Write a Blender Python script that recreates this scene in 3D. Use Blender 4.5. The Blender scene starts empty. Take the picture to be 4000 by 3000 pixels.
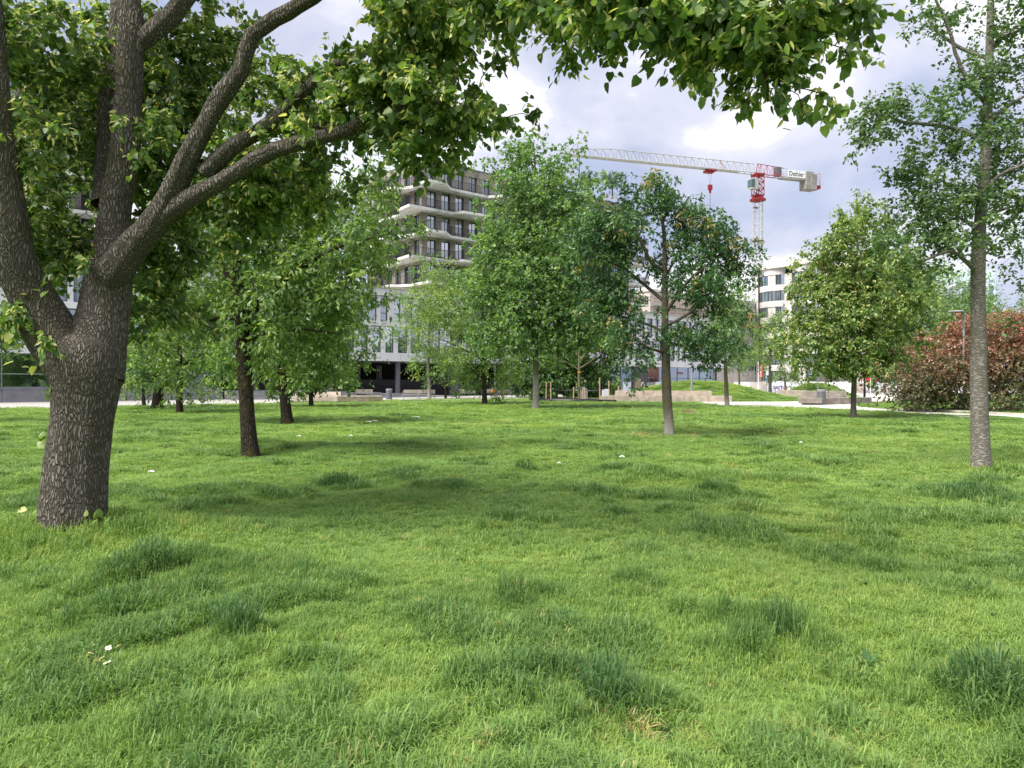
import bpy, math, random
import numpy as np
from mathutils import Vector, Matrix, Quaternion

# ------------------------------------------------------------------ camera, sky, sun, exposure
SC = bpy.context.scene
COL = SC.collection
F, HOR, EYE = 2900.0, 1495.0, 1.6          # focal length and horizon of a 4000 px wide frame, eye height
cam_d = bpy.data.cameras.new('camera')
cam_d.sensor_width = 36.0
cam_d.lens = 36.0 * F / 4000.0
cam_d.shift_y = -(1500 - HOR) / 4000.0
cam_d.clip_start = 0.05
cam_d.clip_end = 6000
cam = bpy.data.objects.new('camera', cam_d)
cam.location = (0, 0, EYE)
cam.rotation_euler = (math.radians(90), 0, 0)
COL.objects.link(cam)
SC.camera = cam

SUN = Vector((-0.46, -0.36, 0.81)).normalized()
sun_d = bpy.data.lights.new('sun', 'SUN')
sun_d.energy = 3.0
sun_d.angle = math.radians(35)
sun_d.color = (1.0, 0.95, 0.86)
sun = bpy.data.objects.new('sun', sun_d)
sun.rotation_euler = (-SUN).to_track_quat('-Z', 'Y').to_euler()
COL.objects.link(sun)

world = bpy.data.worlds.new('World')
SC.world = world
world.use_nodes = True
wn, wl = world.node_tree.nodes, world.node_tree.links
wn.clear()


def N(nodes, kind, **kw):
    n = nodes.new(kind)
    for k, v in kw.items():
        setattr(n, k, v)
    return n


def ramp(nodes, stops, interp='EASE'):
    r = nodes.new('ShaderNodeValToRGB')
    r.color_ramp.interpolation = interp
    e = r.color_ramp.elements
    while len(e) < len(stops):
        e.new(0.5)
    for i, (p, c) in enumerate(stops):
        e[i].position = p
        e[i].color = (*c, 1) if len(c) == 3 else c
    return r


def build_world():
    out = N(wn, 'ShaderNodeOutputWorld')
    tc = N(wn, 'ShaderNodeTexCoord')
    sky = N(wn, 'ShaderNodeTexSky', sky_type='NISHITA')
    sky.sun_disc = False
    sky.sun_elevation = math.asin(SUN.z)
    sky.sun_rotation = math.atan2(SUN.x, SUN.y)
    b1 = N(wn, 'ShaderNodeBackground')
    b1.inputs[1].default_value = 0.06
    wl.new(sky.outputs[0], b1.inputs[0])
    # cloud deck: directions projected on a flat layer high above
    sep = N(wn, 'ShaderNodeSeparateXYZ')
    wl.new(tc.outputs['Generated'], sep.inputs[0])
    ab = N(wn, 'ShaderNodeMath', operation='ABSOLUTE')
    wl.new(sep.outputs[2], ab.inputs[0])
    ad = N(wn, 'ShaderNodeMath', operation='ADD')
    ad.inputs[1].default_value = 0.34
    wl.new(ab.outputs[0], ad.inputs[0])
    comb = N(wn, 'ShaderNodeCombineXYZ')
    for i in (0, 1):
        dv = N(wn, 'ShaderNodeMath', operation='DIVIDE')
        wl.new(sep.outputs[i], dv.inputs[0])
        wl.new(ad.outputs[0], dv.inputs[1])
        wl.new(dv.outputs[0], comb.inputs[i])
    mp = N(wn, 'ShaderNodeMapping')
    mp.inputs['Location'].default_value = (3.1, 1.35, 0)
    wl.new(comb.outputs[0], mp.inputs[0])
    n1 = N(wn, 'ShaderNodeTexNoise')
    n1.inputs['Scale'].default_value = 1.9
    n1.inputs['Detail'].default_value = 9
    n1.inputs['Roughness'].default_value = 0.52
    n1.inputs['Distortion'].default_value = 0.35
    wl.new(mp.outputs[0], n1.inputs[0])
    n2 = N(wn, 'ShaderNodeTexNoise')
    n2.inputs['Scale'].default_value = 0.9
    n2.inputs['Detail'].default_value = 5
    n2.inputs['Roughness'].default_value = 0.5
    wl.new(mp.outputs[0], n2.inputs[0])
    c1 = ramp(wn, [(0.36, (0.46, 0.51, 0.68)), (0.46, (0.60, 0.63, 0.76)), (0.52, (0.70, 0.715, 0.82)), (0.555, (0.86, 0.865, 0.93)), (0.66, (1.02, 1.02, 1.05))])
    wl.new(n1.outputs[0], c1.inputs[0])
    c2 = ramp(wn, [(0.35, (0.78, 0.80, 0.86)), (0.62, (1.04, 1.03, 1.02))])
    wl.new(n2.outputs[0], c2.inputs[0])
    mul = N(wn, 'ShaderNodeMix', data_type='RGBA', blend_type='MULTIPLY')
    mul.inputs[0].default_value = 1
    wl.new(c1.outputs[0], mul.inputs[6])
    wl.new(c2.outputs[0], mul.inputs[7])
    b2 = N(wn, 'ShaderNodeBackground')
    b2.inputs[1].default_value = 0.49
    wl.new(mul.outputs[2], b2.inputs[0])
    cov = ramp(wn, [(0.30, (0.80,) * 3), (0.50, (0.97,) * 3)])
    wl.new(n1.outputs[0], cov.inputs[0])
    mx = N(wn, 'ShaderNodeMixShader')
    wl.new(cov.outputs[0], mx.inputs[0])
    wl.new(b1.outputs[0], mx.inputs[1])
    wl.new(b2.outputs[0], mx.inputs[2])
    wl.new(mx.outputs[0], out.inputs[0])


build_world()
vs = SC.view_settings
vs.view_transform = 'Standard'
vs.look = 'None'
vs.gamma = 1
vs.exposure = 1.4
cy = SC.cycles
cy.use_denoising = True
cy.max_bounces = 7
cy.diffuse_bounces = 4
cy.glossy_bounces = 2
cy.transmission_bounces = 4
cy.transparent_max_bounces = 8
cy.caustics_reflective = False
cy.caustics_refractive = False
cy.sample_clamp_indirect = 6
SC.render.use_persistent_data = False

RNG = np.random.default_rng(7)
random.seed(7)


# ------------------------------------------------------------------ helpers
def P(x, y, d):
    """world point seen at photo pixel (x, y), d metres in front of the viewer"""
    return Vector(((x - 2000) / F * d, d, EYE + (HOR - y) / F * d))


def G(x, y):
    """ground point seen at photo pixel (x, y)"""
    d = EYE * F / (y - HOR)
    return Vector(((x - 2000) / F * d, d, 0))


def tag(o, label=None, cat=None, group=None, kind=None):
    if label: o['label'] = label
    if cat: o['category'] = cat
    if group: o['group'] = group
    if kind: o['kind'] = kind
    return o


def empty(name, loc=(0, 0, 0), rz=0, **kw):
    o = bpy.data.objects.new(name, None)
    o.location = loc
    o.rotation_euler = (0, 0, rz)
    o.empty_display_size = 0.2
    COL.objects.link(o)
    return tag(o, **kw)


def link(name, me, parent=None, loc=(0, 0, 0), rot=(0, 0, 0), scale=None, **kw):
    o = bpy.data.objects.new(name, me)
    o.location = loc
    o.rotation_euler = rot
    if scale: o.scale = scale
    if parent: o.parent = parent
    COL.objects.link(o)
    return tag(o, **kw)


class MB:
    """collects boxes, tubes and prisms for one mesh"""
    def __init__(s):
        s.v, s.f = [], []

    def add(s, v, f):
        b = len(s.v)
        s.v += [tuple(p) for p in v]
        s.f += [tuple(i + b for i in q) for q in f]
        return s

    def box(s, x0, x1, y0, y1, z0, z1):
        return s.add([(x0, y0, z0), (x1, y0, z0), (x1, y1, z0), (x0, y1, z0), (x0, y0, z1), (x1, y0, z1), (x1, y1, z1), (x0, y1, z1)],
                     [(3, 2, 1, 0), (4, 5, 6, 7), (0, 1, 5, 4), (1, 2, 6, 5), (2, 3, 7, 6), (3, 0, 4, 7)])

    def bar(s, a, b, w, h=None, n=4):
        return s.tube([a, b], [w / 2] * 2, n)

    def tube(s, pts, radii, n=8, cap=True):
        pts = [Vector(p) for p in pts]
        V, Fc = [], []
        up = None
        for i, p in enumerate(pts):
            t = (pts[min(i + 1, len(pts) - 1)] - pts[max(i - 1, 0)]).normalized()
            if up is None:
                up = t.orthogonal().normalized()
            up = (up - t * up.dot(t))
            up = up.normalized() if up.length > 1e-6 else t.orthogonal().normalized()
            sd = t.cross(up)
            for k in range(n):
                a = 2 * math.pi * (k + .5) / n
                V.append(p + (up * math.cos(a) + sd * math.sin(a)) * radii[i])
        for i in range(len(pts) - 1):
            for k in range(n):
                k2 = (k + 1) % n
                Fc.append((i * n + k, i * n + k2, (i + 1) * n + k2, (i + 1) * n + k))
        if cap:
            Fc.append(tuple(range(n))[::-1])
            Fc.append(tuple((len(pts) - 1) * n + k for k in range(n)))
        return s.add(V, Fc)

    def prism(s, poly, z0, z1):
        n = len(poly)
        a = sum(poly[i][0] * poly[(i + 1) % n][1] - poly[(i + 1) % n][0] * poly[i][1] for i in range(n))
        if a < 0: poly = poly[::-1]
        V = [(x, y, z0) for x, y in poly] + [(x, y, z1) for x, y in poly]
        Fc = [tuple(range(n))[::-1], tuple(range(n, 2 * n))]
        Fc += [(i, (i + 1) % n, n + (i + 1) % n, n + i) for i in range(n)]
        return s.add(V, Fc)

    def lathe(s, prof, n=16, c=(0, 0)):
        V = [(c[0] + r * math.cos(2 * math.pi * k / n), c[1] + r * math.sin(2 * math.pi * k / n), z) for r, z in prof for k in range(n)]
        Fc = [(i * n + k, i * n + (k + 1) % n, (i + 1) * n + (k + 1) % n, (i + 1) * n + k) for i in range(len(prof) - 1) for k in range(n)]
        Fc += [tuple(range(n))[::-1], tuple((len(prof) - 1) * n + k for k in range(n))]
        return s.add(V, Fc)

    def mesh(s, name, m, smooth=False):
        me = bpy.data.meshes.new(name)
        me.from_pydata(s.v, [], s.f)
        me.materials.append(m)
        if smooth:
            me.polygons.foreach_set('use_smooth', [True] * len(me.polygons))
        return me

    def build(s, name, m, parent=None, smooth=False, loc=(0, 0, 0), bevel=0, **kw):
        o = link(name, s.mesh(name, m, smooth), parent, loc, **kw)
        if bevel:
            b = o.modifiers.new('bevel', 'BEVEL')
            b.width = bevel
            b.segments = 2
            b.limit_method = 'ANGLE'
        return o


def text(name, body, m, parent, loc, rot, size, extrude=0.01, align='LEFT', sx=1.0):
    c = bpy.data.curves.new(name, 'FONT')
    c.body = body
    c.size = size
    c.extrude = extrude
    c.align_x = align
    c.offset = size * 0.012
    c.materials.append(m)
    tmp = bpy.data.objects.new(name, c)
    me = bpy.data.meshes.new_from_object(tmp)
    me.name = name
    bpy.data.objects.remove(tmp)
    me.materials.clear()
    me.materials.append(m)
    return link(name, me, parent, loc, rot, (sx, 1, 1))


# ------------------------------------------------------------------ materials
MATS = {}


def mat(name, c1, c2=None, rough=0.8, scale=3.0, detail=6, bump=0.0, bscale=None, stretch=(1, 1, 1), spec=0.3, metal=0.0, lo=0.35, hi=0.65):
    if name in MATS: return MATS[name]
    m = bpy.data.materials.new(name)
    m.use_nodes = True
    nt = m.node_tree
    b = nt.nodes['Principled BSDF']
    b.inputs['Roughness'].default_value = rough
    b.inputs['Metallic'].default_value = metal
    b.inputs['Specular IOR Level'].default_value = spec
    c2 = c2 or tuple(x * 0.75 for x in c1)
    tc = N(nt.nodes, 'ShaderNodeTexCoord')
    mp = N(nt.nodes, 'ShaderNodeMapping')
    mp.inputs['Scale'].default_value = stretch
    nt.links.new(tc.outputs['Object'], mp.inputs[0])
    no = N(nt.nodes, 'ShaderNodeTexNoise')
    no.inputs['Scale'].default_value = scale
    no.inputs['Detail'].default_value = detail
    nt.links.new(mp.outputs[0], no.inputs[0])
    r = ramp(nt.nodes, [(lo, c2), (hi, c1)], 'LINEAR')
    nt.links.new(no.outputs[0], r.inputs[0])
    nt.links.new(r.outputs[0], b.inputs['Base Color'])
    if bump:
        n2 = N(nt.nodes, 'ShaderNodeTexNoise')
        n2.inputs['Scale'].default_value = bscale or scale * 8
        n2.inputs['Detail'].default_value = 4
        nt.links.new(mp.outputs[0], n2.inputs[0])
        bp = N(nt.nodes, 'ShaderNodeBump')
        bp.inputs['Strength'].default_value = bump
        bp.inputs['Distance'].default_value = 0.02
        nt.links.new(n2.outputs[0], bp.inputs['Height'])
        nt.links.new(bp.outputs[0], b.inputs['Normal'])
    MATS[name] = m
    return m


def leaf_mat(name, stops, trans=0.42, rough=0.42, tcol=(1.3, 1.35, 0.6), attr='tone', atype='GEOMETRY', gloss=0.5):
    m = bpy.data.materials.new(name)
    m.use_nodes = True
    nt = m.node_tree
    nd, ln = nt.nodes, nt.links
    b = nd['Principled BSDF']
    b.inputs['Roughness'].default_value = rough
    b.inputs['Specular IOR Level'].default_value = gloss
    at = N(nd, 'ShaderNodeAttribute', attribute_type=atype, attribute_name=attr)
    r = ramp(nd, stops, 'LINEAR')
    ln.new(at.outputs['Fac'], r.inputs[0])
    ln.new(r.outputs[0], b.inputs['Base Color'])
    tr = N(nd, 'ShaderNodeBsdfTranslucent')
    mu = N(nd, 'ShaderNodeMix', data_type='RGBA', blend_type='MULTIPLY')
    mu.inputs[0].default_value = 1
    mu.inputs[7].default_value = (*tcol, 1)
    ln.new(r.outputs[0], mu.inputs[6])
    ln.new(mu.outputs[2], tr.inputs[0])
    mx = N(nd, 'ShaderNodeMixShader')
    mx.inputs[0].default_value = trans
    ln.new(b.outputs[0], mx.inputs[1])
    ln.new(tr.outputs[0], mx.inputs[2])
    ln.new(mx.outputs[0], nd['Material Output'].inputs[0])
    return m


def bark_mat(name, dark, light, moss=(0.10, 0.10, 0.03), mossamt=0.25, kind='ridge', sc=16.0, bump=0.9, pale=None, pale_h=0.6):
    m = bpy.data.materials.new(name)
    m.use_nodes = True
    nd, ln = m.node_tree.nodes, m.node_tree.links
    b = nd['Principled BSDF']
    b.inputs['Roughness'].default_value = 0.9
    b.inputs['Specular IOR Level'].default_value = 0.15
    tc = N(nd, 'ShaderNodeTexCoord')
    mp = N(nd, 'ShaderNodeMapping')
    mp.inputs['Scale'].default_value = (1, 1, 0.17) if kind == 'ridge' else (1.0, 1.0, 3.6)
    ln.new(tc.outputs['Object'], mp.inputs[0])
    # warp
    nw = N(nd, 'ShaderNodeTexNoise')
    nw.inputs['Scale'].default_value = 5
    ln.new(tc.outputs['Object'], nw.inputs[0])
    va = N(nd, 'ShaderNodeVectorMath', operation='MULTIPLY_ADD')
    va.inputs[1].default_value = (0.10, 0.10, 0.06)
    ln.new(nw.outputs['Color'], va.inputs[0])
    ln.new(mp.outputs[0], va.inputs[2])
    if kind == 'ridge':
        vo = N(nd, 'ShaderNodeTexVoronoi', feature='DISTANCE_TO_EDGE')
        vo.inputs['Scale'].default_value = sc
        ln.new(va.outputs[0], vo.inputs['Vector'])
        hr = ramp(nd, [(0.0, (0,) * 3), (0.30, (1,) * 3)])
        ln.new(vo.outputs[0], hr.inputs[0])
    else:
        vo = N(nd, 'ShaderNodeTexNoise')
        vo.inputs['Scale'].default_value = sc
        vo.inputs['Detail'].default_value = 5
        ln.new(va.outputs[0], vo.inputs[0])
        hr = ramp(nd, [(0.46, (0,) * 3), (0.64, (1,) * 3)])
        ln.new(vo.outputs[0], hr.inputs[0])
    nf = N(nd, 'ShaderNodeTexNoise')
    nf.inputs['Scale'].default_value = sc * 2.6
    nf.inputs['Detail'].default_value = 6
    ln.new(mp.outputs[0], nf.inputs[0])
    hm = N(nd, 'ShaderNodeMath', operation='MULTIPLY_ADD')
    hm.inputs[1].default_value = 0.8
    ln.new(nf.outputs[0], hm.inputs[0])
    ln.new(hr.outputs[0], hm.inputs[2])
    hs = N(nd, 'ShaderNodeMath', operation='MULTIPLY')
    hs.inputs[1].default_value = 0.66
    ln.new(hm.outputs[0], hs.inputs[0])
    cr = ramp(nd, [(0.25, dark), (0.85, tuple((a + c) / 2 for a, c in zip(dark, light))), (1.0, light)], 'LINEAR')
    ln.new(hs.outputs[0], cr.inputs[0])
    nm = N(nd, 'ShaderNodeTexNoise')
    nm.inputs['Scale'].default_value = 2.2
    nm.inputs['Detail'].default_value = 7
    ln.new(tc.outputs['Object'], nm.inputs[0])
    mr = ramp(nd, [(0.50, (0,) * 3), (0.68, (mossamt,) * 3)])
    ln.new(nm.outputs[0], mr.inputs[0])
    mx = N(nd, 'ShaderNodeMix', data_type='RGBA')
    ln.new(mr.outputs[0], mx.inputs[0])
    ln.new(cr.outputs[0], mx.inputs[6])
    mx.inputs[7].default_value = (*moss, 1)
    col = mx.outputs[2]
    if pale:      # whitewashed foot of the trunk
        sp = N(nd, 'ShaderNodeSeparateXYZ')
        ln.new(tc.outputs['Object'], sp.inputs[0])
        pm = N(nd, 'ShaderNodeMath', operation='MULTIPLY_ADD')
        pm.inputs[1].default_value = 0.9
        ln.new(nf.outputs[0], pm.inputs[0])
        ln.new(sp.outputs[2], pm.inputs[2])
        pr = ramp(nd, [(0.0, (1,) * 3), (1.0, (0,) * 3)])
        sb = N(nd, 'ShaderNodeMath', operation='SUBTRACT')
        sb.inputs[1].default_value = pale_h
        ln.new(pm.outputs[0], sb.inputs[0])
        ln.new(sb.outputs[0], pr.inputs[0])
        pf = N(nd, 'ShaderNodeMath', operation='MULTIPLY')
        pf.inputs[1].default_value = 0.7
        ln.new(pr.outputs[0], pf.inputs[0])
        m2 = N(nd, 'ShaderNodeMix', data_type='RGBA')
        ln.new(pf.outputs[0], m2.inputs[0])
        ln.new(col, m2.inputs[6])
        m2.inputs[7].default_value = (*pale, 1)
        col = m2.outputs[2]
    ln.new(col, b.inputs['Base Color'])
    bp = N(nd, 'ShaderNodeBump')
    bp.inputs['Strength'].default_value = bump
    bp.inputs['Distance'].default_value = 0.03
    ln.new(hm.outputs[0], bp.inputs['Height'])
    ln.new(bp.outputs[0], b.inputs['Normal'])
    return m


def glass_mat(name, tint, refl=0.4, see=0.0, rough=0.03):
    m = bpy.data.materials.new(name)
    m.use_nodes = True
    nd, ln = m.node_tree.nodes, m.node_tree.links
    b = nd['Principled BSDF']
    b.inputs['Roughness'].default_value = 0.25
    tc = N(nd, 'ShaderNodeTexCoord')
    no = N(nd, 'ShaderNodeTexNoise')
    no.inputs['Scale'].default_value = 0.7
    mp = N(nd, 'ShaderNodeMapping')
    mp.inputs['Scale'].default_value = (6, 6, 0.4)
    oi = N(nd, 'ShaderNodeObjectInfo')
    ln.new(oi.outputs['Random'], mp.inputs['Location'])
    ln.new(tc.outputs['Object'], mp.inputs[0])
    ln.new(mp.outputs[0], no.inputs[0])
    r = ramp(nd, [(0.42, tuple(c * 0.35 for c in tint)), (0.62, tint)], 'LINEAR')
    ln.new(no.outputs[0], r.inputs[0])
    ln.new(r.outputs[0], b.inputs['Base Color'])
    gl = N(nd, 'ShaderNodeBsdfGlossy')
    gl.inputs['Roughness'].default_value = rough
    gl.inputs[0].default_value = (0.8, 0.88, 1.0, 1)
    mx = N(nd, 'ShaderNodeMixShader')
    fr = N(nd, 'ShaderNodeMath', operation='MULTIPLY_ADD')
    fr.inputs[1].default_value = 0.35
    fr.inputs[2].default_value = refl - 0.17
    ln.new(oi.outputs['Random'], fr.inputs[0])
    ln.new(fr.outputs[0], mx.inputs[0])
    ln.new(b.outputs[0], mx.inputs[1])
    ln.new(gl.outputs[0], mx.inputs[2])
    res = mx
    if see:
        tr = N(nd, 'ShaderNodeBsdfTransparent')
        tr.inputs[0].default_value = (0.75, 0.82, 0.82, 1)
        m2 = N(nd, 'ShaderNodeMixShader')
        m2.inputs[0].default_value = 1 - refl
        ln.new(tr.outputs[0], m2.inputs[2])
        ln.new(gl.outputs[0], m2.inputs[1])
        res = m2
    ln.new(res.outputs[0], nd['Material Output'].inputs[0])
    return m


M_WHITE = mat('white_precast', (0.66, 0.66, 0.70), (0.54, 0.54, 0.57), 0.7, 0.5, 8, 0.1, 30, stretch=(1.5, 1.5, 0.35), lo=0.3, hi=0.62)
M_SOFFIT = mat('balcony_concrete', (0.68, 0.68, 0.69), (0.42, 0.41, 0.39), 0.8, 0.9, 9, 0.15, 20, lo=0.30, hi=0.52)
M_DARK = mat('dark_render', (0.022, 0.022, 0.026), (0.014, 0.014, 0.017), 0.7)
M_CHAR = mat('charcoal_column', (0.13, 0.13, 0.15), (0.10, 0.10, 0.12), 0.7)
M_FRAME = mat('dark_frame', (0.03, 0.032, 0.038), None, 0.45)
M_RAIL = mat('rail_metal', (0.045, 0.045, 0.05), None, 0.5)
M_STEEL = mat('galvanised_steel', (0.34, 0.35, 0.37), (0.27, 0.28, 0.30), 0.45, metal=0.3)
M_GREYCON = mat('grey_plinth', (0.24, 0.24, 0.27), (0.17, 0.17, 0.19), 0.85, 0.9, 9, 0.2, 25)
M_STEP = mat('step_stone', (0.30, 0.30, 0.31), (0.22, 0.22, 0.23), 0.85, 1.2, 6, 0.2)
M_BENCHCON = mat('bench_concrete', (0.44, 0.37, 0.31), (0.30, 0.25, 0.21), 0.9, 2.5, 9, 0.4, 30)
M_GREYBENCH = mat('weathered_concrete', (0.34, 0.30, 0.26), (0.22, 0.19, 0.17), 0.9, 2.2, 9, 0.4, 30)
M_PATH = mat('pale_path', (0.60, 0.57, 0.53), (0.48, 0.46, 0.42), 0.9, 1.5, 9, 0.3, 40)
M_KERB = mat('kerb_stone', (0.58, 0.54, 0.48), (0.45, 0.41, 0.36), 0.9)
M_GRAPHITE = mat('bin_metal', (0.16, 0.165, 0.19), (0.13, 0.135, 0.155), 0.55, metal=0.2)
M_WOOD = mat('grey_wood', (0.32, 0.29, 0.26), (0.20, 0.18, 0.16), 0.8, 4, stretch=(1, 12, 12))
M_STAKE = mat('pine_stake', (0.50, 0.36, 0.22), (0.34, 0.24, 0.15), 0.85, 4, stretch=(8, 8, 1))
M_BLACK = mat('black_plastic', (0.012, 0.012, 0.016), None, 0.4)
M_STRAP = mat('dark_strap', (0.08, 0.08, 0.085), None, 0.7)
M_RED = mat('crane_red', (0.34, 0.025, 0.035), (0.22, 0.018, 0.025), 0.5)
M_CRW = mat('crane_white', (0.46, 0.46, 0.45), (0.32, 0.31, 0.30), 0.55)
M_CWT = mat('counterweight', (0.33, 0.32, 0.30), (0.20, 0.19, 0.18), 0.85, 2)
M_INK = mat('sign_ink', (0.05, 0.045, 0.06), None, 0.6)
M_SIGNW = mat('sign_white', (0.80, 0.81, 0.86), (0.76, 0.77, 0.82), 0.5)
M_SIGNR = mat('sign_red', (0.52, 0.02, 0.05), (0.46, 0.02, 0.045), 0.5)
M_BLUE = mat('sign_blue', (0.10, 0.22, 0.42), None, 0.5)
M_CONC = mat('raw_concrete', (0.62, 0.60, 0.58), (0.46, 0.44, 0.42), 0.85, 0.8, 9, 0.15, 20)
M_BEIGE = mat('beige_concrete', (0.60, 0.56, 0.52), (0.50, 0.46, 0.42), 0.85, 0.7, 8)
M_TEAL = mat('teal_cladding', (0.46, 0.56, 0.60), (0.40, 0.50, 0.54), 0.5)
M_PALE = mat('pale_cladding', (0.52, 0.55, 0.58), (0.44, 0.47, 0.50), 0.6)
M_ORANGE = mat('orange_cloth', (0.55, 0.16, 0.06), None, 0.8)
M_YEL = mat('yellow_band', (0.75, 0.40, 0.02), None, 0.5)
M_DAISY = mat('daisy_petal', (0.85, 0.85, 0.86), None, 0.6)
M_DAISYC = mat('daisy_heart', (0.70, 0.48, 0.04), None, 0.7)
M_SOIL = mat('soil_mulch', (0.05, 0.038, 0.028), (0.025, 0.02, 0.015), 0.95, 5, 6, 0.4)
G_SKY = glass_mat('window_glass', (0.10, 0.12, 0.15), 0.42)
G_BLUE = glass_mat('blue_window_glass', (0.05, 0.11, 0.26), 0.42)
G_CURT = glass_mat('curtained_glass', (0.16, 0.19, 0.20), 0.26)
G_DARK = glass_mat('shop_glass', (0.03, 0.04, 0.05), 0.20, see=1)
G_SHOP = glass_mat('blue_shop_glass', (0.03, 0.04, 0.08), 0.34, see=1)
G_GREEN = glass_mat('green_glass', (0.16, 0.20, 0.18), 0.30)


def brick_mat():
    m = bpy.data.materials.new('grey_brown_brick')
    m.use_nodes = True
    nd, ln = m.node_tree.nodes, m.node_tree.links
    b = nd['Principled BSDF']
    b.inputs['Roughness'].default_value = 0.9
    tc = N(nd, 'ShaderNodeTexCoord')
    sp = N(nd, 'ShaderNodeSeparateXYZ')
    ln.new(tc.outputs['Object'], sp.inputs[0])
    ad = N(nd, 'ShaderNodeMath', operation='ADD')
    ln.new(sp.outputs[0], ad.inputs[0])
    ln.new(sp.outputs[1], ad.inputs[1])
    cb = N(nd, 'ShaderNodeCombineXYZ')
    ln.new(ad.outputs[0], cb.inputs[0])
    ln.new(sp.outputs[2], cb.inputs[1])
    br = N(nd, 'ShaderNodeTexBrick')
    br.inputs['Scale'].default_value = 1
    br.inputs['Brick Width'].default_value = 0.34
    br.inputs['Row Height'].default_value = 0.10
    br.inputs['Mortar Size'].default_value = 0.012
    br.inputs['Color1'].default_value = (0.34, 0.295, 0.25, 1)
    br.inputs['Color2'].default_value = (0.19, 0.165, 0.14, 1)
    br.inputs['Mortar'].default_value = (0.28, 0.26, 0.24, 1)
    ln.new(cb.outputs[0], br.inputs[0])
    no = N(nd, 'ShaderNodeTexNoise')
    no.inputs['Scale'].default_value = 0.7
    no.inputs['Detail'].default_value = 8
    ln.new(tc.outputs['Object'], no.inputs[0])
    rr = ramp(nd, [(0.35, (0.65,) * 3), (0.65, (1.25,) * 3)])
    ln.new(no.outputs[0], rr.inputs[0])
    mu = N(nd, 'ShaderNodeMix', data_type='RGBA', blend_type='MULTIPLY')
    mu.inputs[0].default_value = 1
    ln.new(br.outputs[0], mu.inputs[6])
    ln.new(rr.outputs[0], mu.inputs[7])
    ln.new(mu.outputs[2], b.inputs['Base Color'])
    return m


M_BRICK = brick_mat()

# ------------------------------------------------------------------ ground
MOUNDS = [((18.6, 75.0), 10.2, 13.5, 1.75), ((36.5, 89.0), 5.2, 6.0, 1.55)]
ASH = G(2613, 1705)
LIN = G(280, 2098)
RTREE = G(3835, 1842)


def snoise(x, y, seed, wl):
    r = np.random.default_rng(seed)
    s = 0
    for k in range(7):
        a = r.uniform(0, 2 * math.pi)
        f = 2 * math.pi / wl * r.uniform(0.6, 1.9)
        s = s + np.sin(f * (x * math.cos(a) + y * math.sin(a)) + r.uniform(0, 6.28))
    return s / 7 ** 0.5 / 0.75


def vnoise(x, y, seed, wl, octaves=3):
    """value noise in about -1..1"""
    tot, amp, nrm = 0, 1.0, 0
    for o in range(octaves):
        r = np.random.default_rng(seed + o)
        tab = r.uniform(-1, 1, (64, 64))
        fx, fy = x / wl + 1000, y / wl + 1000
        ix, iy = np.floor(fx).astype(int), np.floor(fy).astype(int)
        tx, ty = fx - ix, fy - iy
        tx, ty = tx * tx * (3 - 2 * tx), ty * ty * (3 - 2 * ty)
        g = lambda a, b: tab[a % 64, b % 64]
        tot = tot + amp * ((g(ix, iy) * (1 - tx) + g(ix + 1, iy) * tx) * (1 - ty) + (g(ix, iy + 1) * (1 - tx) + g(ix + 1, iy + 1) * tx) * ty)
        nrm += amp
        amp *= 0.5
        wl *= 0.5
    return tot / nrm * 1.5


def gz(x, y):
    x, y = np.asarray(x, float), np.asarray(y, float)
    fade = np.clip((44 - y) / 8, 0, 1)
    z = 0.035 * snoise(x, y, 3, 3.2) * fade
    for (c, rx, ry, h) in MOUNDS:
        r = np.sqrt(((x - c[0]) / rx) ** 2 + ((y - c[1]) / ry) ** 2)
        z = z + h * np.where(r < 1, 0.5 + 0.5 * np.cos(math.pi * np.clip(r, 0, 1) ** 1.15), 0)
    return z


def mesh_np(name, V, Fq, m, smooth=False, attrs=None):
    """V (n,3), Fq (k,4) or (k,3)"""
    me = bpy.data.meshes.new(name)
    me.vertices.add(len(V))
    me.vertices.foreach_set('co', np.ascontiguousarray(V, np.float32).ravel())
    k = Fq.shape[1]
    me.loops.add(Fq.size)
    me.loops.foreach_set('vertex_index', np.ascontiguousarray(Fq, np.int32).ravel())
    me.polygons.add(len(Fq))
    me.polygons.foreach_set('loop_start', np.arange(0, Fq.size, k, dtype=np.int32))
    if smooth:
        me.polygons.foreach_set('use_smooth', np.ones(len(Fq), bool))
    for an, av in (attrs or {}).items():
        a = me.attributes.new(an, 'FLOAT', 'POINT')
        a.data.foreach_set('value', np.ascontiguousarray(av, np.float32))
    me.materials.append(m)
    me.update(calc_edges=True)
    return me


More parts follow.
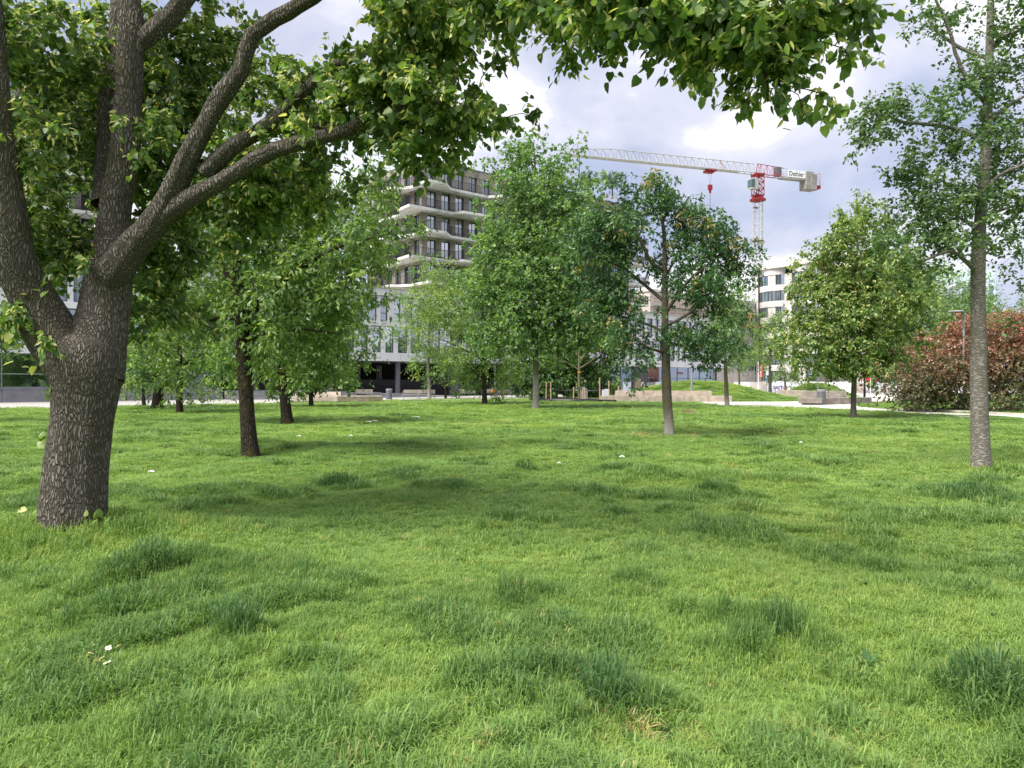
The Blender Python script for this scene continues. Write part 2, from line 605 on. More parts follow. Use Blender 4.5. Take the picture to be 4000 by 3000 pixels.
def ground_mat():
    m = bpy.data.materials.new('lawn_ground')
    m.use_nodes = True
    nd, ln = m.node_tree.nodes, m.node_tree.links
    b = nd['Principled BSDF']
    b.inputs['Roughness'].default_value = 0.95
    b.inputs['Specular IOR Level'].default_value = 0.1
    tc = N(nd, 'ShaderNodeTexCoord')
    n1 = N(nd, 'ShaderNodeTexNoise')
    n1.inputs['Scale'].default_value = 0.55
    n1.inputs['Detail'].default_value = 8
    ln.new(tc.outputs['Object'], n1.inputs[0])
    r1 = ramp(nd, [(0.36, (0.070, 0.123, 0.035)), (0.5, (0.118, 0.198, 0.047)), (0.66, (0.180, 0.252, 0.062))], 'LINEAR')
    ln.new(n1.outputs[0], r1.inputs[0])
    n2 = N(nd, 'ShaderNodeTexNoise')
    n2.inputs['Scale'].default_value = 14
    n2.inputs['Detail'].default_value = 5
    ln.new(tc.outputs['Object'], n2.inputs[0])
    r2 = ramp(nd, [(0.35, (0.55,) * 3), (0.65, (1.25,) * 3)], 'LINEAR')
    ln.new(n2.outputs[0], r2.inputs[0])
    mu = N(nd, 'ShaderNodeMix', data_type='RGBA', blend_type='MULTIPLY')
    mu.inputs[0].default_value = 1
    ln.new(r1.outputs[0], mu.inputs[6])
    ln.new(r2.outputs[0], mu.inputs[7])
    # dried ring of straw round the middle tree
    vs_ = N(nd, 'ShaderNodeVectorMath', operation='DISTANCE')
    vs_.inputs[1].default_value = (ASH.x - .1, ASH.y, 0)
    ln.new(tc.outputs['Object'], vs_.inputs[0])
    ns = N(nd, 'ShaderNodeMath', operation='MULTIPLY_ADD')
    ns.inputs[1].default_value = 1.6
    ln.new(n1.outputs[0], ns.inputs[0])
    ln.new(vs_.outputs['Value'], ns.inputs[2])
    rs = ramp(nd, [(0.16, (0.85,) * 3), (0.26, (0,) * 3)])
    dv = N(nd, 'ShaderNodeMath', operation='DIVIDE')
    dv.inputs[1].default_value = 10
    ln.new(ns.outputs[0], dv.inputs[0])
    ln.new(dv.outputs[0], rs.inputs[0])
    mx = N(nd, 'ShaderNodeMix', data_type='RGBA')
    ln.new(rs.outputs[0], mx.inputs[0])
    ln.new(mu.outputs[2], mx.inputs[6])
    mx.inputs[7].default_value = (0.26, 0.22, 0.08, 1)
    ln.new(mx.outputs[2], b.inputs['Base Color'])
    bp = N(nd, 'ShaderNodeBump')
    bp.inputs['Strength'].default_value = 0.6
    bp.inputs['Distance'].default_value = 0.05
    ln.new(n2.outputs[0], bp.inputs['Height'])
    ln.new(bp.outputs[0], b.inputs['Normal'])
    return m


def build_ground():
    def axis(lo, hi, step, far):
        a = list(np.arange(lo, hi + 1e-6, step))
        out_, s = [hi], step
        while out_[-1] < far:
            s *= 1.5
            out_.append(out_[-1] + s)
        inn, s = [lo], step
        while inn[-1] > -far:
            s *= 1.5
            inn.append(inn[-1] - s)
        return np.array(inn[:0:-1] + a + out_[1:])
    xs, ys = axis(-60, 60, 0.6, 3000), axis(-6, 102, 0.6, 3000)
    X, Y = np.meshgrid(xs, ys)
    Z = gz(X, Y)
    V = np.stack([X, Y, Z], -1).reshape(-1, 3)
    i = np.arange(len(ys) - 1)[:, None] * len(xs) + np.arange(len(xs) - 1)[None]
    i = i.ravel()
    Fq = np.stack([i, i + 1, i + 1 + len(xs), i + len(xs)], 1)
    link('lawn', mesh_np('lawn', V, Fq, ground_mat(), True), kind='structure', label='mown green lawn with two low grassy mounds')


build_ground()

# paved plaza in front of the buildings, path on the right
PLAZA_L = [(-70, 18), (-34, 43.5), (-31.4, 45.5), (-21.6, 54.6), (-17.3, 58.2), (-15.0, 66), (-2, 71.5), (2.0, 74), (6, 80), (12, 88), (20, 96), (30, 100), (44, 104), (60, 104), (120, 110), (120, 240), (-160, 240), (-160, 18)]
PATH_R = [(10.6, 50.2), (14.8, 50.0), (17.2, 49.0), (19.4, 45.5), (20.6, 42), (20.7, 37.1), (22, 32), (23.5, 26), (26.3, 26), (24.6, 34), (23.9, 39.3), (22.6, 43.4), (22.8, 48.8), (25.5, 55), (31, 62), (38, 70), (44, 80), (50, 92), (50, 104.5), (44, 104.5), (41, 92), (34, 76), (27, 66), (23, 62.3), (18.5, 62), (15.2, 61.6), (14.6, 56.5)]
PATH_R = PATH_R[1:]


def sheet(name, poly, z, m, label):
    a = sum(poly[i][0] * poly[(i + 1) % len(poly)][1] - poly[(i + 1) % len(poly)][0] * poly[i][1] for i in range(len(poly)))
    if a < 0: poly = poly[::-1]
    b = MB()
    b.add([(x, y, z) for x, y in poly] + [(x, y, z - 0.3) for x, y in poly],
          [tuple(range(len(poly)))] + [(i, i + len(poly), (i + 1) % len(poly) + len(poly), (i + 1) % len(poly)) for i in range(len(poly))])
    return b.build(name, m, kind='structure', label=label)


M_PLAZA = mat('plaza_paving', (0.42, 0.405, 0.39), (0.34, 0.325, 0.31), 0.9, 0.8, 9, 0.25, 25)
sheet('plaza_pavement', PLAZA_L, 0.012, M_PLAZA, 'pale grey paving in front of the white building')
sheet('park_path', PATH_R, 0.016, M_PATH, 'pale curving park path on the right')


def strip(name, pts, w, z0, z1, m, label):
    b = MB()
    for i in range(len(pts) - 1):
        a, c = Vector((*pts[i], 0)), Vector((*pts[i + 1], 0))
        n = (c - a).normalized()
        s = Vector((-n.y, n.x, 0)) * w / 2
        g = n * 0.004
        b.add([(*(q.xy), z) for z in (z0, z1) for q in (a - s + g, c - s - g, c + s - g, a + s + g)],
              [(3, 2, 1, 0), (4, 5, 6, 7), (0, 1, 5, 4), (1, 2, 6, 5), (2, 3, 7, 6), (3, 0, 4, 7)])
    return b.build(name, m, kind='structure', label=label)


def along(a, b, n):
    return [(a[0] + (b[0] - a[0]) * i / n, a[1] + (b[1] - a[1]) * i / n) for i in range(n + 1)]


strip('lawn_kerb', along((-17.4, 58.0), (1.4, 64.4), 14), 0.32, -0.1, 0.075, M_KERB, 'thin pale stone kerb along the far edge of the lawn')
strip('path_kerb', [(26.35, 26.0), (24.65, 34.0), (23.95, 39.3), (22.7, 43.4)], 0.16, -0.1, 0.13, M_KERB, 'low stone kerb between path and red bush')


def inpoly(px, py, poly):
    r = np.zeros(len(px), bool)
    n = len(poly)
    for i in range(n):
        x1, y1 = poly[i]
        x2, y2 = poly[(i + 1) % n]
        if y1 == y2: continue
        c = ((y1 > py) != (y2 > py)) & (px < (x2 - x1) * (py - y1) / (y2 - y1) + x1)
        r ^= c
    return r

# ------------------------------------------------------------------ the white building with the brick tower
UD = math.atan2(0.647, 0.763)
C0 = Vector((-10.56, 87.0, 0))


def window_meshes(w, h, fr=0.07, depth=0.12, mull=None, trans=None):
    f = MB()
    f.box(0, fr, 0, depth, 0, h).box(w - fr, w, 0, depth, 0, h).box(fr, w - fr, 0, depth, 0, fr).box(fr, w - fr, 0, depth, h - fr, h)
    if mull: f.box(mull - fr * .4, mull + fr * .4, 0, depth * .9, fr, h - fr)
    if trans: f.box(fr, w - fr, 0, depth * .85, trans - fr * .4, trans + fr * .4)
    p = MB().box(fr, w - fr, depth * .45, depth * .55, fr, h - fr)
    return f, p


def podium():
    root = empty('podium_building', C0, UD, label='long white low block with tall windows above a dark ground floor', cat='building')
    V0, U0, U1 = -1.1, -50.0, 64.3
    zs, b1, b2, zt = 4.0, 0.95, 0.55, 12.45     # soffit, bottom band, middle band, top
    w0, w1 = zs + b1, zs + b1 + 2.95
    w2, w3 = w1 + b2, w1 + b2 + 2.85
    # floor slab, roof and dark core behind the facade
    MB().box(U0 + .4, U1 - .4, V0 + .62, 22, zs + .25, zt - .4).build('core', M_DARK, root)
    MB().box(U0, U1, V0 + .004, 22.2, zs - .02, zs + .24).build('soffit', mat('soffit_grey', (0.30, 0.30, 0.31), None, .8), root)
    # bands split into panels about 6 m long
    def band(z0, z1, name, dv=0.0, dp=0.5):
        u, k = U0, 0
        while u < U1 - 1:
            e = min(u + 5.8, U1)
            MB().box(u + .012, e - .012, V0 - dv, V0 + dp, z0, z1).build(name, M_WHITE, root, bevel=0.015)
            u = e
    band(zs + .005, w0, 'facade_panel', 0.10)
    band(w1, w2, 'facade_panel', 0.02)
    band(w3, zt - .35, 'facade_panel', 0.02)
    MB().box(U0 - .1, U1 + .1, V0 - .16, 22.3, zt - .345, zt - .14).build('coping', mat('coping_beige', (.5, .46, .40), None, .8), root)
    # end wall on the right
    MB().box(U1 - .5, U1 - .004, V0 + .52, 22, zs + .005, zt - .36).build('end_wall', M_WHITE, root)
    rnd = random.Random(4)
    protos = []
    for w in (0.95, 1.12, 1.3):
        for h in (w1 - w0, w3 - w2):
            f, p = window_meshes(w, h - .02, trans=rnd.choice([None, 0.9]))
            protos.append((w, h, f.mesh('window', M_FRAME), [p.mesh('pane', g) for g in (G_SKY, G_CURT, G_SKY)]))
    pier = {}
    for (z0, z1) in ((w0, w1), (w2, w3)):
        u = U0 + 0.4
        while u < U1 - 2:
            cand = [q for q in protos if abs(q[1] - (z1 - z0)) < .02]
            q = rnd.choice(cand)
            pw = rnd.choice([0.42, 0.5, 0.72])
            if (pw, z0) not in pier:
                pier[pw, z0] = MB().box(0, pw, 0, .45, 0.003, z1 - z0 - .003).mesh('pier', M_WHITE)
            link('pier', pier[pw, z0], root, (u, V0 + .06, z0))
            u += pw
            wn_ = link('window', q[2], root, (u, V0 + .27, z0 + .01))
            link('pane', q[3][rnd.randrange(3)], wn_)
            # slim white reveal blade beside each window
            u += q[0]
    # --- ground floor, middle: columns in front of a deep dark recess
    for k in range(7):
        u = -20.3 + 8.3 * k
        zb = 0.0
        MB().lathe([(0.30, zb), (0.30, zs - .02)], 20, (u, V0 + .45)).build('column', M_CHAR, root, smooth=False)
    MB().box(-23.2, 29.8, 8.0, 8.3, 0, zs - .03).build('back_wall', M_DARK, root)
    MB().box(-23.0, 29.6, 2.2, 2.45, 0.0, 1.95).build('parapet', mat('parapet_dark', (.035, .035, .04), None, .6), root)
    r = MB()
    for u in np.arange(-14, 29, .32):
        r.box(u, u + .03, 2.12, 2.15, .1, 1.3)
    r.build('railing', M_RAIL, root)
    s = MB()
    for u in (-11.6, -10.4, -9.6, -9.3, -9.0, -8.7, -8.3, -7.0, -6.4, -6.2, -3.9, -3.6, -3.4, -1.0, -12.4, -12.8, -13.2):
        s.box(u, u + .12, 3.6, 3.72, 1.3, 3.6)
    s.build('screen_fins', mat('fin_grey', (.22, .21, .20), None, .7), root)
    MB().box(-9.5, -9.1, 3.2, 3.6, 0, zs - .03).build('pillar', M_DARK, root)
    MB().box(4.0, 4.5, -.6, .3, 0, zs - .03).build('pillar', M_CHAR, root)
    # steps, each tread its own, staggered ends
    for i in range(6):
        MB().box(-23.3, 1.2 - 2.9 * i + (0.6 if i % 2 else 0), V0 - 3.2 + .55 * i, 3.5, 0.014 + .001 * i, .14 + .14 * i).build('step', M_STEP, root)
    for i in range(6):
        MB().box(-3.4 + i * .3, 3.2 - i * .9, V0 - 1.2 + .4 * i, 2.1, 0.016 + .001 * i, .07 + .05 * i).build('step', M_STEP, root) if i < 2 else None
    # --- left: shop glass on a grey plinth
    u, seg = U0, 4.55
    while u < -23.6:
        e = min(u + seg, -23.45)
        MB().box(u + .015, e - .015, V0 - .25, V0 + .3, -.4, 1.10).build('plinth_panel', M_GREYCON, root, bevel=.01)
        MB().box(u, e, V0 - .32, V0 + .35, 1.105, 1.20).build('plinth_cap', M_GREYCON, root)
        f = MB().box(u - .04, u + .04, V0 + .05, V0 + .17, 1.21, zs - .03).box(u + .04, e - .04, V0 + .06, V0 + .16, 2.28, 2.36).box(u + .04, e - .04, V0 + .06, V0 + .16, 1.21, 1.28)
        w = f.build('shop_window', mat('green_grey_frame', (.20, .23, .23), None, .5), root)
        MB().box(u + .04, e - .04, V0 + .10, V0 + .115, 1.21, zs - .03).build('pane', G_DARK, w)
        u = e
    MB().box(U0, -23.5, 5.0, 5.2, 0, zs - .03).build('shop_back_wall', mat('shop_dim', (.05, .055, .05), None, .8), root)
    MB().box(U0, -23.5, V0 + .4, 5.0, .9, 1.0).build('shop_floor', mat('shop_floor', (.12, .11, .10), None, .8), root)
    # tables and stools inside
    rr = random.Random(2)
    for u in np.arange(-47, -25, 1.7):
        t = MB().box(u, u + .8, .6, 1.2, 1.70, 1.74).box(u + .36, u + .44, .86, .94, 1.0, 1.70)
        t.build('table', M_SIGNW if rr.random() < .6 else M_CHAR, root)
    MB().box(-30.8, -30.0, .2, .3, 1.0, 3.9).build('door_leaf', mat('mint_door', (.42, .55, .47), None, .5), root)
    MB().box(-27.5, -24.2, 1.2, 1.3, 1.05, 2.2).build('counter', mat('orange_counter', (.40, .20, .10), (.25, .16, .10), .7), root)
    tx = V0 + .04
    text('lettering', 'E V  A N N E', M_SIGNW, root, (-29.6, tx, 2.42), (math.pi / 2, 0, 0), .72, .02)
    text('lettering', 'RE  A', M_SIGNW, root, (-27.9, tx, 3.05), (math.pi / 2, 0, 0), .62, .02)
    text('lettering', 'OS', M_SIGNW, root, (-36.1, tx, 1.35), (math.pi / 2, 0, 0), .42, .02)
    # stair parapet and gate at the end of the plinth
    g = MB()
    for u in np.arange(-23.2, -20.6, .16): g.box(u, u + .05, 3.0, 3.05, .8, 3.6)
    g.build('gate', M_RAIL, root)
    MB().box(-20.9, -20.6, -1.6, 3.6, 0.0, 2.6).build('stair_wall', M_DARK, root)
    # --- right: tall blue shop glass
    u0, u1 = 29.9, 57.0
    MB().box(u0, 64, 9, 9.2, 0, zs - .03).build('shop_back_wall', mat('shop_dim2', (.06, .06, .09), None, .8), root)
    us = [29.9, 32.1, 34.0, 36.9, 39.9, 43.6, 44.4, 47.4, 50.2, 53.2, 57.0]
    for a, b in zip(us[:-1], us[1:]):
        if (a, b) == (36.9, 39.9):
            MB().box(a, b, V0 + .3, V0 + .5, 0, zs - .03).build('wall_panel', mat('dark_grey_panel', (.10, .10, .12), None, .7), root)
            MB().box(a + .2, b - 1.2, V0 + .24, V0 + .298, 3.0, 3.7).build('vent', M_CHAR, root)
            MB().box(a + .2, a + 1.5, V0 + .24, V0 + .298, .2, 2.2).build('poster', mat('poster_tan', (.40, .32, .20), (.25, .2, .12), .6), root)
            ring = MB()
            ring.tube([(a + 2.0 + .34 * math.cos(t), V0 + .25, .9 + .75 * math.sin(t)) for t in np.linspace(-.3, math.pi + .3, 14)], [.07] * 14, 6)
            ring.build('poster_arch', M_SIGNW, root)
            continue
        f = MB().box(a - .05, a + .05, V0 + .3, V0 + .45, 0, zs - .03).box(a + .05, b - .05, V0 + .31, V0 + .44, 2.25, 2.33).box(a + .05, b - .05, V0 + .31, V0 + .44, .02, .1)
        w = f.build('shop_window', M_CHAR, root)
        MB().box(a + .05, b - .05, V0 + .36, V0 + .375, .1, zs - .03).build('pane', G_SHOP, w)
    # entrance doors
    d = MB()
    for a in (32.25, 33.05):
        d.box(a, a + .07, V0 + .22, V0 + .29, .03, 2.2).box(a + .68, a + .75, V0 + .22, V0 + .29, .03, 2.2).box(a + .07, a + .68, V0 + .22, V0 + .29, 2.12, 2.2).box(a + .07, a + .68, V0 + .22, V0 + .29, .03, .2)
    d.build('door', M_STEEL, root)
    # white X bars behind the glass, modelled in place of a reflection in it
    x = MB()
    for z0, z1 in ((.1, 1.75), (1.85, 3.8)):
        x.bar((34.4, .5, z0), (36.4, .5, z1), .13).bar((36.4, .62, z0), (34.4, .62, z1), .13)
    x.bar((34.3, .55, 0), (34.3, .55, 3.9), .16).bar((36.5, .55, 0), (36.5, .55, 3.9), .16).bar((34.3, .55, 1.8), (36.5, .55, 1.8), .12)
    x.build('reflected_truss', M_SIGNW, root)
    for u in np.arange(40.8, 56.5, 2.3):
        MB().box(u, u + 1.1, 2.0, 2.7, 1.2, 1.3).box(u + .5, u + .6, 2.3, 2.4, 0, 1.2).build('display_table', M_SIGNW, root)
    text('lettering', 'KOM', mat('neon_red', (.6, .16, .10), None, .5), root, (47.7, V0 + .28, 2.95), (math.pi / 2, 0, 0), .5, .02)
    MB().box(57.0, 57.4, V0 + .3, 9, 0, zs - .03).build('shop_side_wall', G_SHOP, root)
    MB().box(60.2, 60.6, 1, 1.4, 0, zs - .03).build('pillar', M_CHAR, root)
    return root


podium()


def tower(name, label, loc, rz, U1=39.6, V1=16.0, detail=True, seed=3):
    root = empty(name, loc, rz, label=label, cat='apartment tower')
    zr = 28.7
    levels = [13.55, 16.6, 19.6, 22.5, 25.4]
    b0 = (1.3, 2.0)
    MB().box(b0[0] + .40, U1 - .4, b0[1] + .40, V1 - .3, 11.6, zr - .6).build('core', M_DARK, root)
    A = [(.3, -.85), (2.9, -.85), (4.8, .8), (10.5, .8), (11.5, -.7), (15, -.7), (16.3, .8), (22, .8), (23, -.7), (27, -.7), (28.2, .8), (33.5, .8), (34.5, -.5), (41.2, -.5), (41.2, 3), (39.8, 4), (39.8, 16.1), (.6, 16.1), (.5, 10), (-1.0, 9), (-1.2, 5.0), (-.2, 4.5), (.5, 3.2)]
    B = [(-1.3, .7), (5.0, .75), (5.6, -.6), (9.2, -.9), (10.4, .8), (16.5, .8), (17.5, -.7), (21, -.7), (22, .8), (28.5, .8), (29.5, -.7), (33, -.7), (34, .8), (39, .8), (40.8, .2), (40.8, 3.5), (39.8, 4.5), (39.8, 16.1), (.6, 16.1), (-1, 15), (-1, 11.5), (.4, 10.5), (.5, 5.6), (-1.0, 3.8)]
    def fit(pl):       # same balcony rhythm on a shorter tower
        front = [q for q in pl if q[1] < 2.5 and q[0] < U1 - 1.5]
        left = [q for q in pl if q[0] < 1 and q[1] > 2.5]
        return front + [(U1 + 1.5, -.2), (U1 + 1.5, 3.1), (U1 + .2, 4.1), (U1 + .2, 16.1)] + left
    for i, z in enumerate(levels):
        poly = fit(A if i % 2 == 0 else B)
        sl = MB().prism(poly, z - .30, z).build('balcony_slab', M_SOFFIT, root)
        r = MB()
        n = len(poly)
        for k in range(n):
            p, q = Vector((*poly[k], 0)), Vector((*poly[(k + 1) % n], 0))
            if min(p.y, q.y) > 15.5 or min(p.x, q.x) > U1 + .1 and max(p.y, q.y) > 4.2: continue
            c = Vector((20, 9, 0))
            ins = ((c - p).normalized() * .10, (c - q).normalized() * .10)
            a, b = p + ins[0], q + ins[1]
            L = (b - a).length
            r.bar(a + Vector((0, 0, z + 1.06)), b + Vector((0, 0, z + 1.06)), .06)
            r.bar(a + Vector((0, 0, z + .10)), b + Vector((0, 0, z + .10)), .04)
            nb = max(2, int(L / .11))
            for j in range(nb + 1):
                t = a.lerp(b, j / nb)
                w = .05 if j % 12 == 0 else .034
                r.add([(t.x - w / 2, t.y - w / 2, z), (t.x + w / 2, t.y - w / 2, z), (t.x, t.y + w / 2, z), (t.x - w / 2, t.y - w / 2, z + 1.05), (t.x + w / 2, t.y - w / 2, z + 1.05), (t.x, t.y + w / 2, z + 1.05)],
                      [(0, 1, 4, 3), (1, 2, 5, 4), (2, 0, 3, 5)])
        r.build('railing', M_RAIL, sl)
    # brick piers and windows, storey by storey
    rnd = random.Random(seed)
    f, p = window_meshes(1.3, 2.36, .07, .12, .65)
    fm = f.mesh('window', M_FRAME)
    pms = [p.mesh('pane', g) for g in (G_SKY, G_SKY, G_CURT, G_BLUE)]
    bases = [12.4] + levels
    tops = [z - .30 for z in levels] + [zr - 1.0]
    for i, (z0, z1) in enumerate(zip(bases, tops)):
        h = z1 - z0
        pier = MB().box(0, .80, 0, .5, 0.003, h - .003).mesh('pier', M_BRICK)
        pier2 = MB().box(0, .5, 0, .80, 0.003, h - .003).mesh('pier', M_BRICK)
        lin = MB()
        u = b0[0]
        off = 0.0 if i % 2 else 0.05
        while u < U1 - .5:
            link('pier', pier, root, (u, b0[1] + (.002 if u > b0[0] else 0), z0))
            if u + .80 + 1.3 < U1 and h > 2:
                w = link('window', fm, root, (u + .80, b0[1] + .22, z0 + .02))
                link('pane', pms[3] if u > 30 and U1 > 35 else pms[rnd.randrange(3)], w)
                lin.box(u + .805, u + 2.095, b0[1] + .03, b0[1] + .4, z0 + 2.40, z1 - .004)
            u += 2.10
        v = b0[1] + .52
        while v < V1 - .9:
            if h > 2:
                w = link('window', fm, root, (b0[0] + .22, v + 1.3, z0 + .02), (0, 0, -math.pi / 2))
                link('pane', pms[rnd.randrange(3)], w)
                lin.box(b0[0] + .03, b0[0] + .4, v + .005, v + 1.295, z0 + 2.40, z1 - .004)
            link('pier', pier2, root, (b0[0] + .002, v + 1.3, z0))
            v += 2.10
        if lin.v: lin.build('lintel', M_BRICK, root)
    MB().box(b0[0] - .01, U1 + .01, b0[1] - .01, V1, zr - 1.0, zr - .12).build('roof_band', M_BRICK, root)
    MB().box(b0[0] - .06, U1 + .06, b0[1] - .06, V1 + .05, zr - .118, zr).build('coping', M_CHAR, root)
    MB().box(U1 - .42, U1, b0[1] + .5, V1, 12.4, zr - 1.0).build('end_wall', M_BRICK, root)
    MB().lathe([(.18, zr), (.18, zr + .9), (.25, zr + .95), (.25, zr + 1.1)], 10, (4.0, 7)).build('flue', M_STEEL, root)
    MB().box(U1 - 15, U1 - 9, 6, 12, zr, zr + 1.6).build('plant_room', M_CHAR, root)
    return root


tower('apartment_tower', 'grey brick apartment tower with zigzag white balconies rising from the white block', C0, UD)
UV = Vector((.763, .647, 0))
tower('apartment_tower', 'second brick tower with balconies glimpsed between the limbs of the big tree', C0 + UV * -62.0, UD, U1=28.4, seed=9)


# ------------------------------------------------------------------ buildings beyond, on the right
def box_windows(root, uv, w, h, zs, us, glass, frame, v):
    f, p = window_meshes(w, h, .06, .10, w / 2)
    fm, pm = f.mesh('window', frame), p.mesh('pane', glass)
    for z in zs:
        for u in us:
            o = link('window', fm, root, (u, v, z))
            link('pane', pm, o)


def concrete_building():
    a, b = Vector((49.4, 150, 0)), Vector((63.2, 131, 0))
    d = (b - a).normalized()
    L = 23.0
    root = empty('concrete_building', a, math.atan2(d.y, d.x), label='pale concrete block with rounded window bays behind the right path', cat='building')
    # local x runs towards the viewer along the facade, facade faces local -y
    top = 25.0
    MB().box(.2, L, .5, 18, 0, top - .6).build('core', M_DARK, root)
    MB().box(-.4, L, -.9, 18.4, top - .9, top).build('roof_edge', M_CONC, root)
    MB().box(-.2, 0.19, .2, 18, 0, top - .905).build('side_wall', M_CONC, root)
    bay = 7.4
    arc = lambda u0, k=7: [(u0 + .4 + (bay - 1.6) * i / k, .35 - .95 * math.sin(math.pi * i / k) ** .6) for i in range(k + 1)]
    z = top - 4.15
    rnd = random.Random(5)
    for fl in range(7):
        for kb in range(3):
            u0 = .1 + kb * bay
            pts = arc(u0)
            if z > 1:
                MB().prism(pts + [(u0 + bay - 1.2, .49), (u0 + .4, .49)], z - 1.15, z).build('balustrade', M_CONC, root)
            if fl == 0:
                MB().prism(pts + [(u0 + bay - 1.2, .49), (u0 + .4, .49)], z + 2.0, z + 3.24).build('balustrade', M_CONC, root)
            n = len(pts) - 1
            solid = rnd.choice([(), (2, 3), (3, 4), ()]) if fl % 2 == 0 else ()
            for i in range(n):
                (x0, y0), (x1, y1) = pts[i], pts[i + 1]
                zz = z + .003
                ins = .12
                q = [(x0 + .02, y0 + ins), (x1 - .02, y1 + ins), (x1 - .02, y1 + ins + .06), (x0 + .02, y0 + ins + .06)]
                if i in solid:
                    MB().prism(q, zz, z + 1.99).build('bay_panel', M_CONC, root)
                else:
                    w = MB().prism([(x0 + .02, y0 + ins - .02), (x0 + .14, y0 + ins - .02 + (y1 - y0) * .1), (x0 + .14, y0 + ins + .1), (x0 + .02, y0 + ins + .1)], zz, z + 1.99).build('window', M_FRAME, root)
                    MB().prism(q, zz, z + 1.98).build('pane', G_GREEN if rnd.random() < .7 else G_SKY, w)
            MB().box(u0 + bay - 1.19, u0 + bay + .38, .12, .5, z - 1.15, z + 2.0).build('pier', M_CONC, root)
        z -= 3.15
    # ground floor: openings and a grey-blue awning
    MB().box(.3, L, .1, .49, 0, 3.0).build('ground_wall', mat('ground_concrete', (.50, .49, .47), (.38, .37, .35), .85), root)
    for u in (3, 10, 17):
        MB().box(u, u + 2.4, .04, .098, 0.02, 2.7).build('opening', M_DARK, root)
    aw = MB().prism([(12, -1.8), (20, -1.8), (20, .09), (12, .09)], 3.05, 3.3)
    aw.build('awning', mat('awning_blue', (.22, .27, .36), None, .6), root)
    return root


concrete_building()


def site_building():
    a = Vector((24.0, 129, 0))
    d = Vector((.763, .647, 0))
    root = empty('construction_block', a, math.atan2(d.y, d.x), label='beige concrete block under construction behind the white block', cat='building')
    top = 17.5
    MB().box(0, 34, 0, 14, 0, top).build('wall', M_BEIGE, root)
    MB().box(-.2, 34.2, -.25, 14.2, top + .004, top + .4).build('coping', M_CONC, root)
    box_windows(root, 0, 2.6, 1.7, (4.0, 7.4, 10.8), np.arange(1.5, 32, 4.2), G_SKY, M_FRAME, -.12)
    for zz in (12.9, 15.2):
        b = MB()
        for u in np.arange(0, 34, 2.4): b.bar((u, -.9, zz - .2), (u, -.9, zz + 1), .06)
        b.bar((0, -.9, zz + 1), (34, -.9, zz + 1), .07).bar((0, -.9, zz + .5), (34, -.9, zz + .5), .05)
        b.build('safety_rail', M_RED, root)
        MB().box(0, 34, -1.1, -.004, zz - .3, zz - .2).build('walkway', M_WOOD, root)
    return root


site_building()


def scaffold():
    root = empty('scaffold_tower', (46.0, 146.0, 0), .3, label='slim steel scaffold tower left of the pale concrete block', cat='scaffold')
    b = MB()
    for x in (0, 2.0):
        for y in (0, 2.0): b.bar((x, y, 0), (x, y, 21.5), .08)
    b.build('upright', M_STEEL, root)
    h = MB()
    for z in np.arange(2, 21.6, 2):
        for p, q in (((0, 0), (2, 0)), ((2, 0), (2, 2)), ((2, 2), (0, 2)), ((0, 2), (0, 0))):
            h.bar((*p, z), (*q, z), .06).bar((*p, z - 1), (*q, z - 1), .05)
        h.bar((0, 0, z - 2), (2, 0, z), .05)
    h.build('ledger', M_STEEL, root)
    MB().box(-1.6, 3.0, -.4, 2.4, 12.6, 12.75).build('platform', M_RED, root)


scaffold()


def teal_tower():
    root = empty('glass_office_tower', (P(3885, 1300, 210).x, 210, 0), math.radians(-28), label='distant teal and grey office tower behind the right tree', cat='tower')
    top = EYE + (HOR - 1052) / F * 210
    MB().box(-13, -.3, .3, 13, 0, top - .3).build('core', M_DARK, root)
    MB().box(-13, 0, 0, .28, top - 3.0, top).build('parapet', M_TEAL, root)
    MB().box(-13.3, -13.02, 0, 13, 0, top).build('side_wall', M_PALE, root)
    MB().box(-.28, 0, .29, 13, 0, top).build('side_wall', M_TEAL, root)
    for u in np.arange(-13, .1, 1.62):
        MB().box(u - .28, u + .28, 0.003, .27, 0, top - 3.003).build('mullion', M_PALE if u < -7 else M_TEAL, root)
    for z in np.arange(2.0, top - 4, 3.4):
        MB().box(-13, 0, .05, .25, z, z + .75).build('spandrel', M_PALE, root)
    for z in np.arange(2.0, top - 4, 3.4):
        for u in np.arange(-12.7, -1, 1.62):
            if z > 18: MB().box(u, u + 1.05, .14, .2, z + .76, z + 3.39).build('pane', G_SKY, root)


teal_tower()


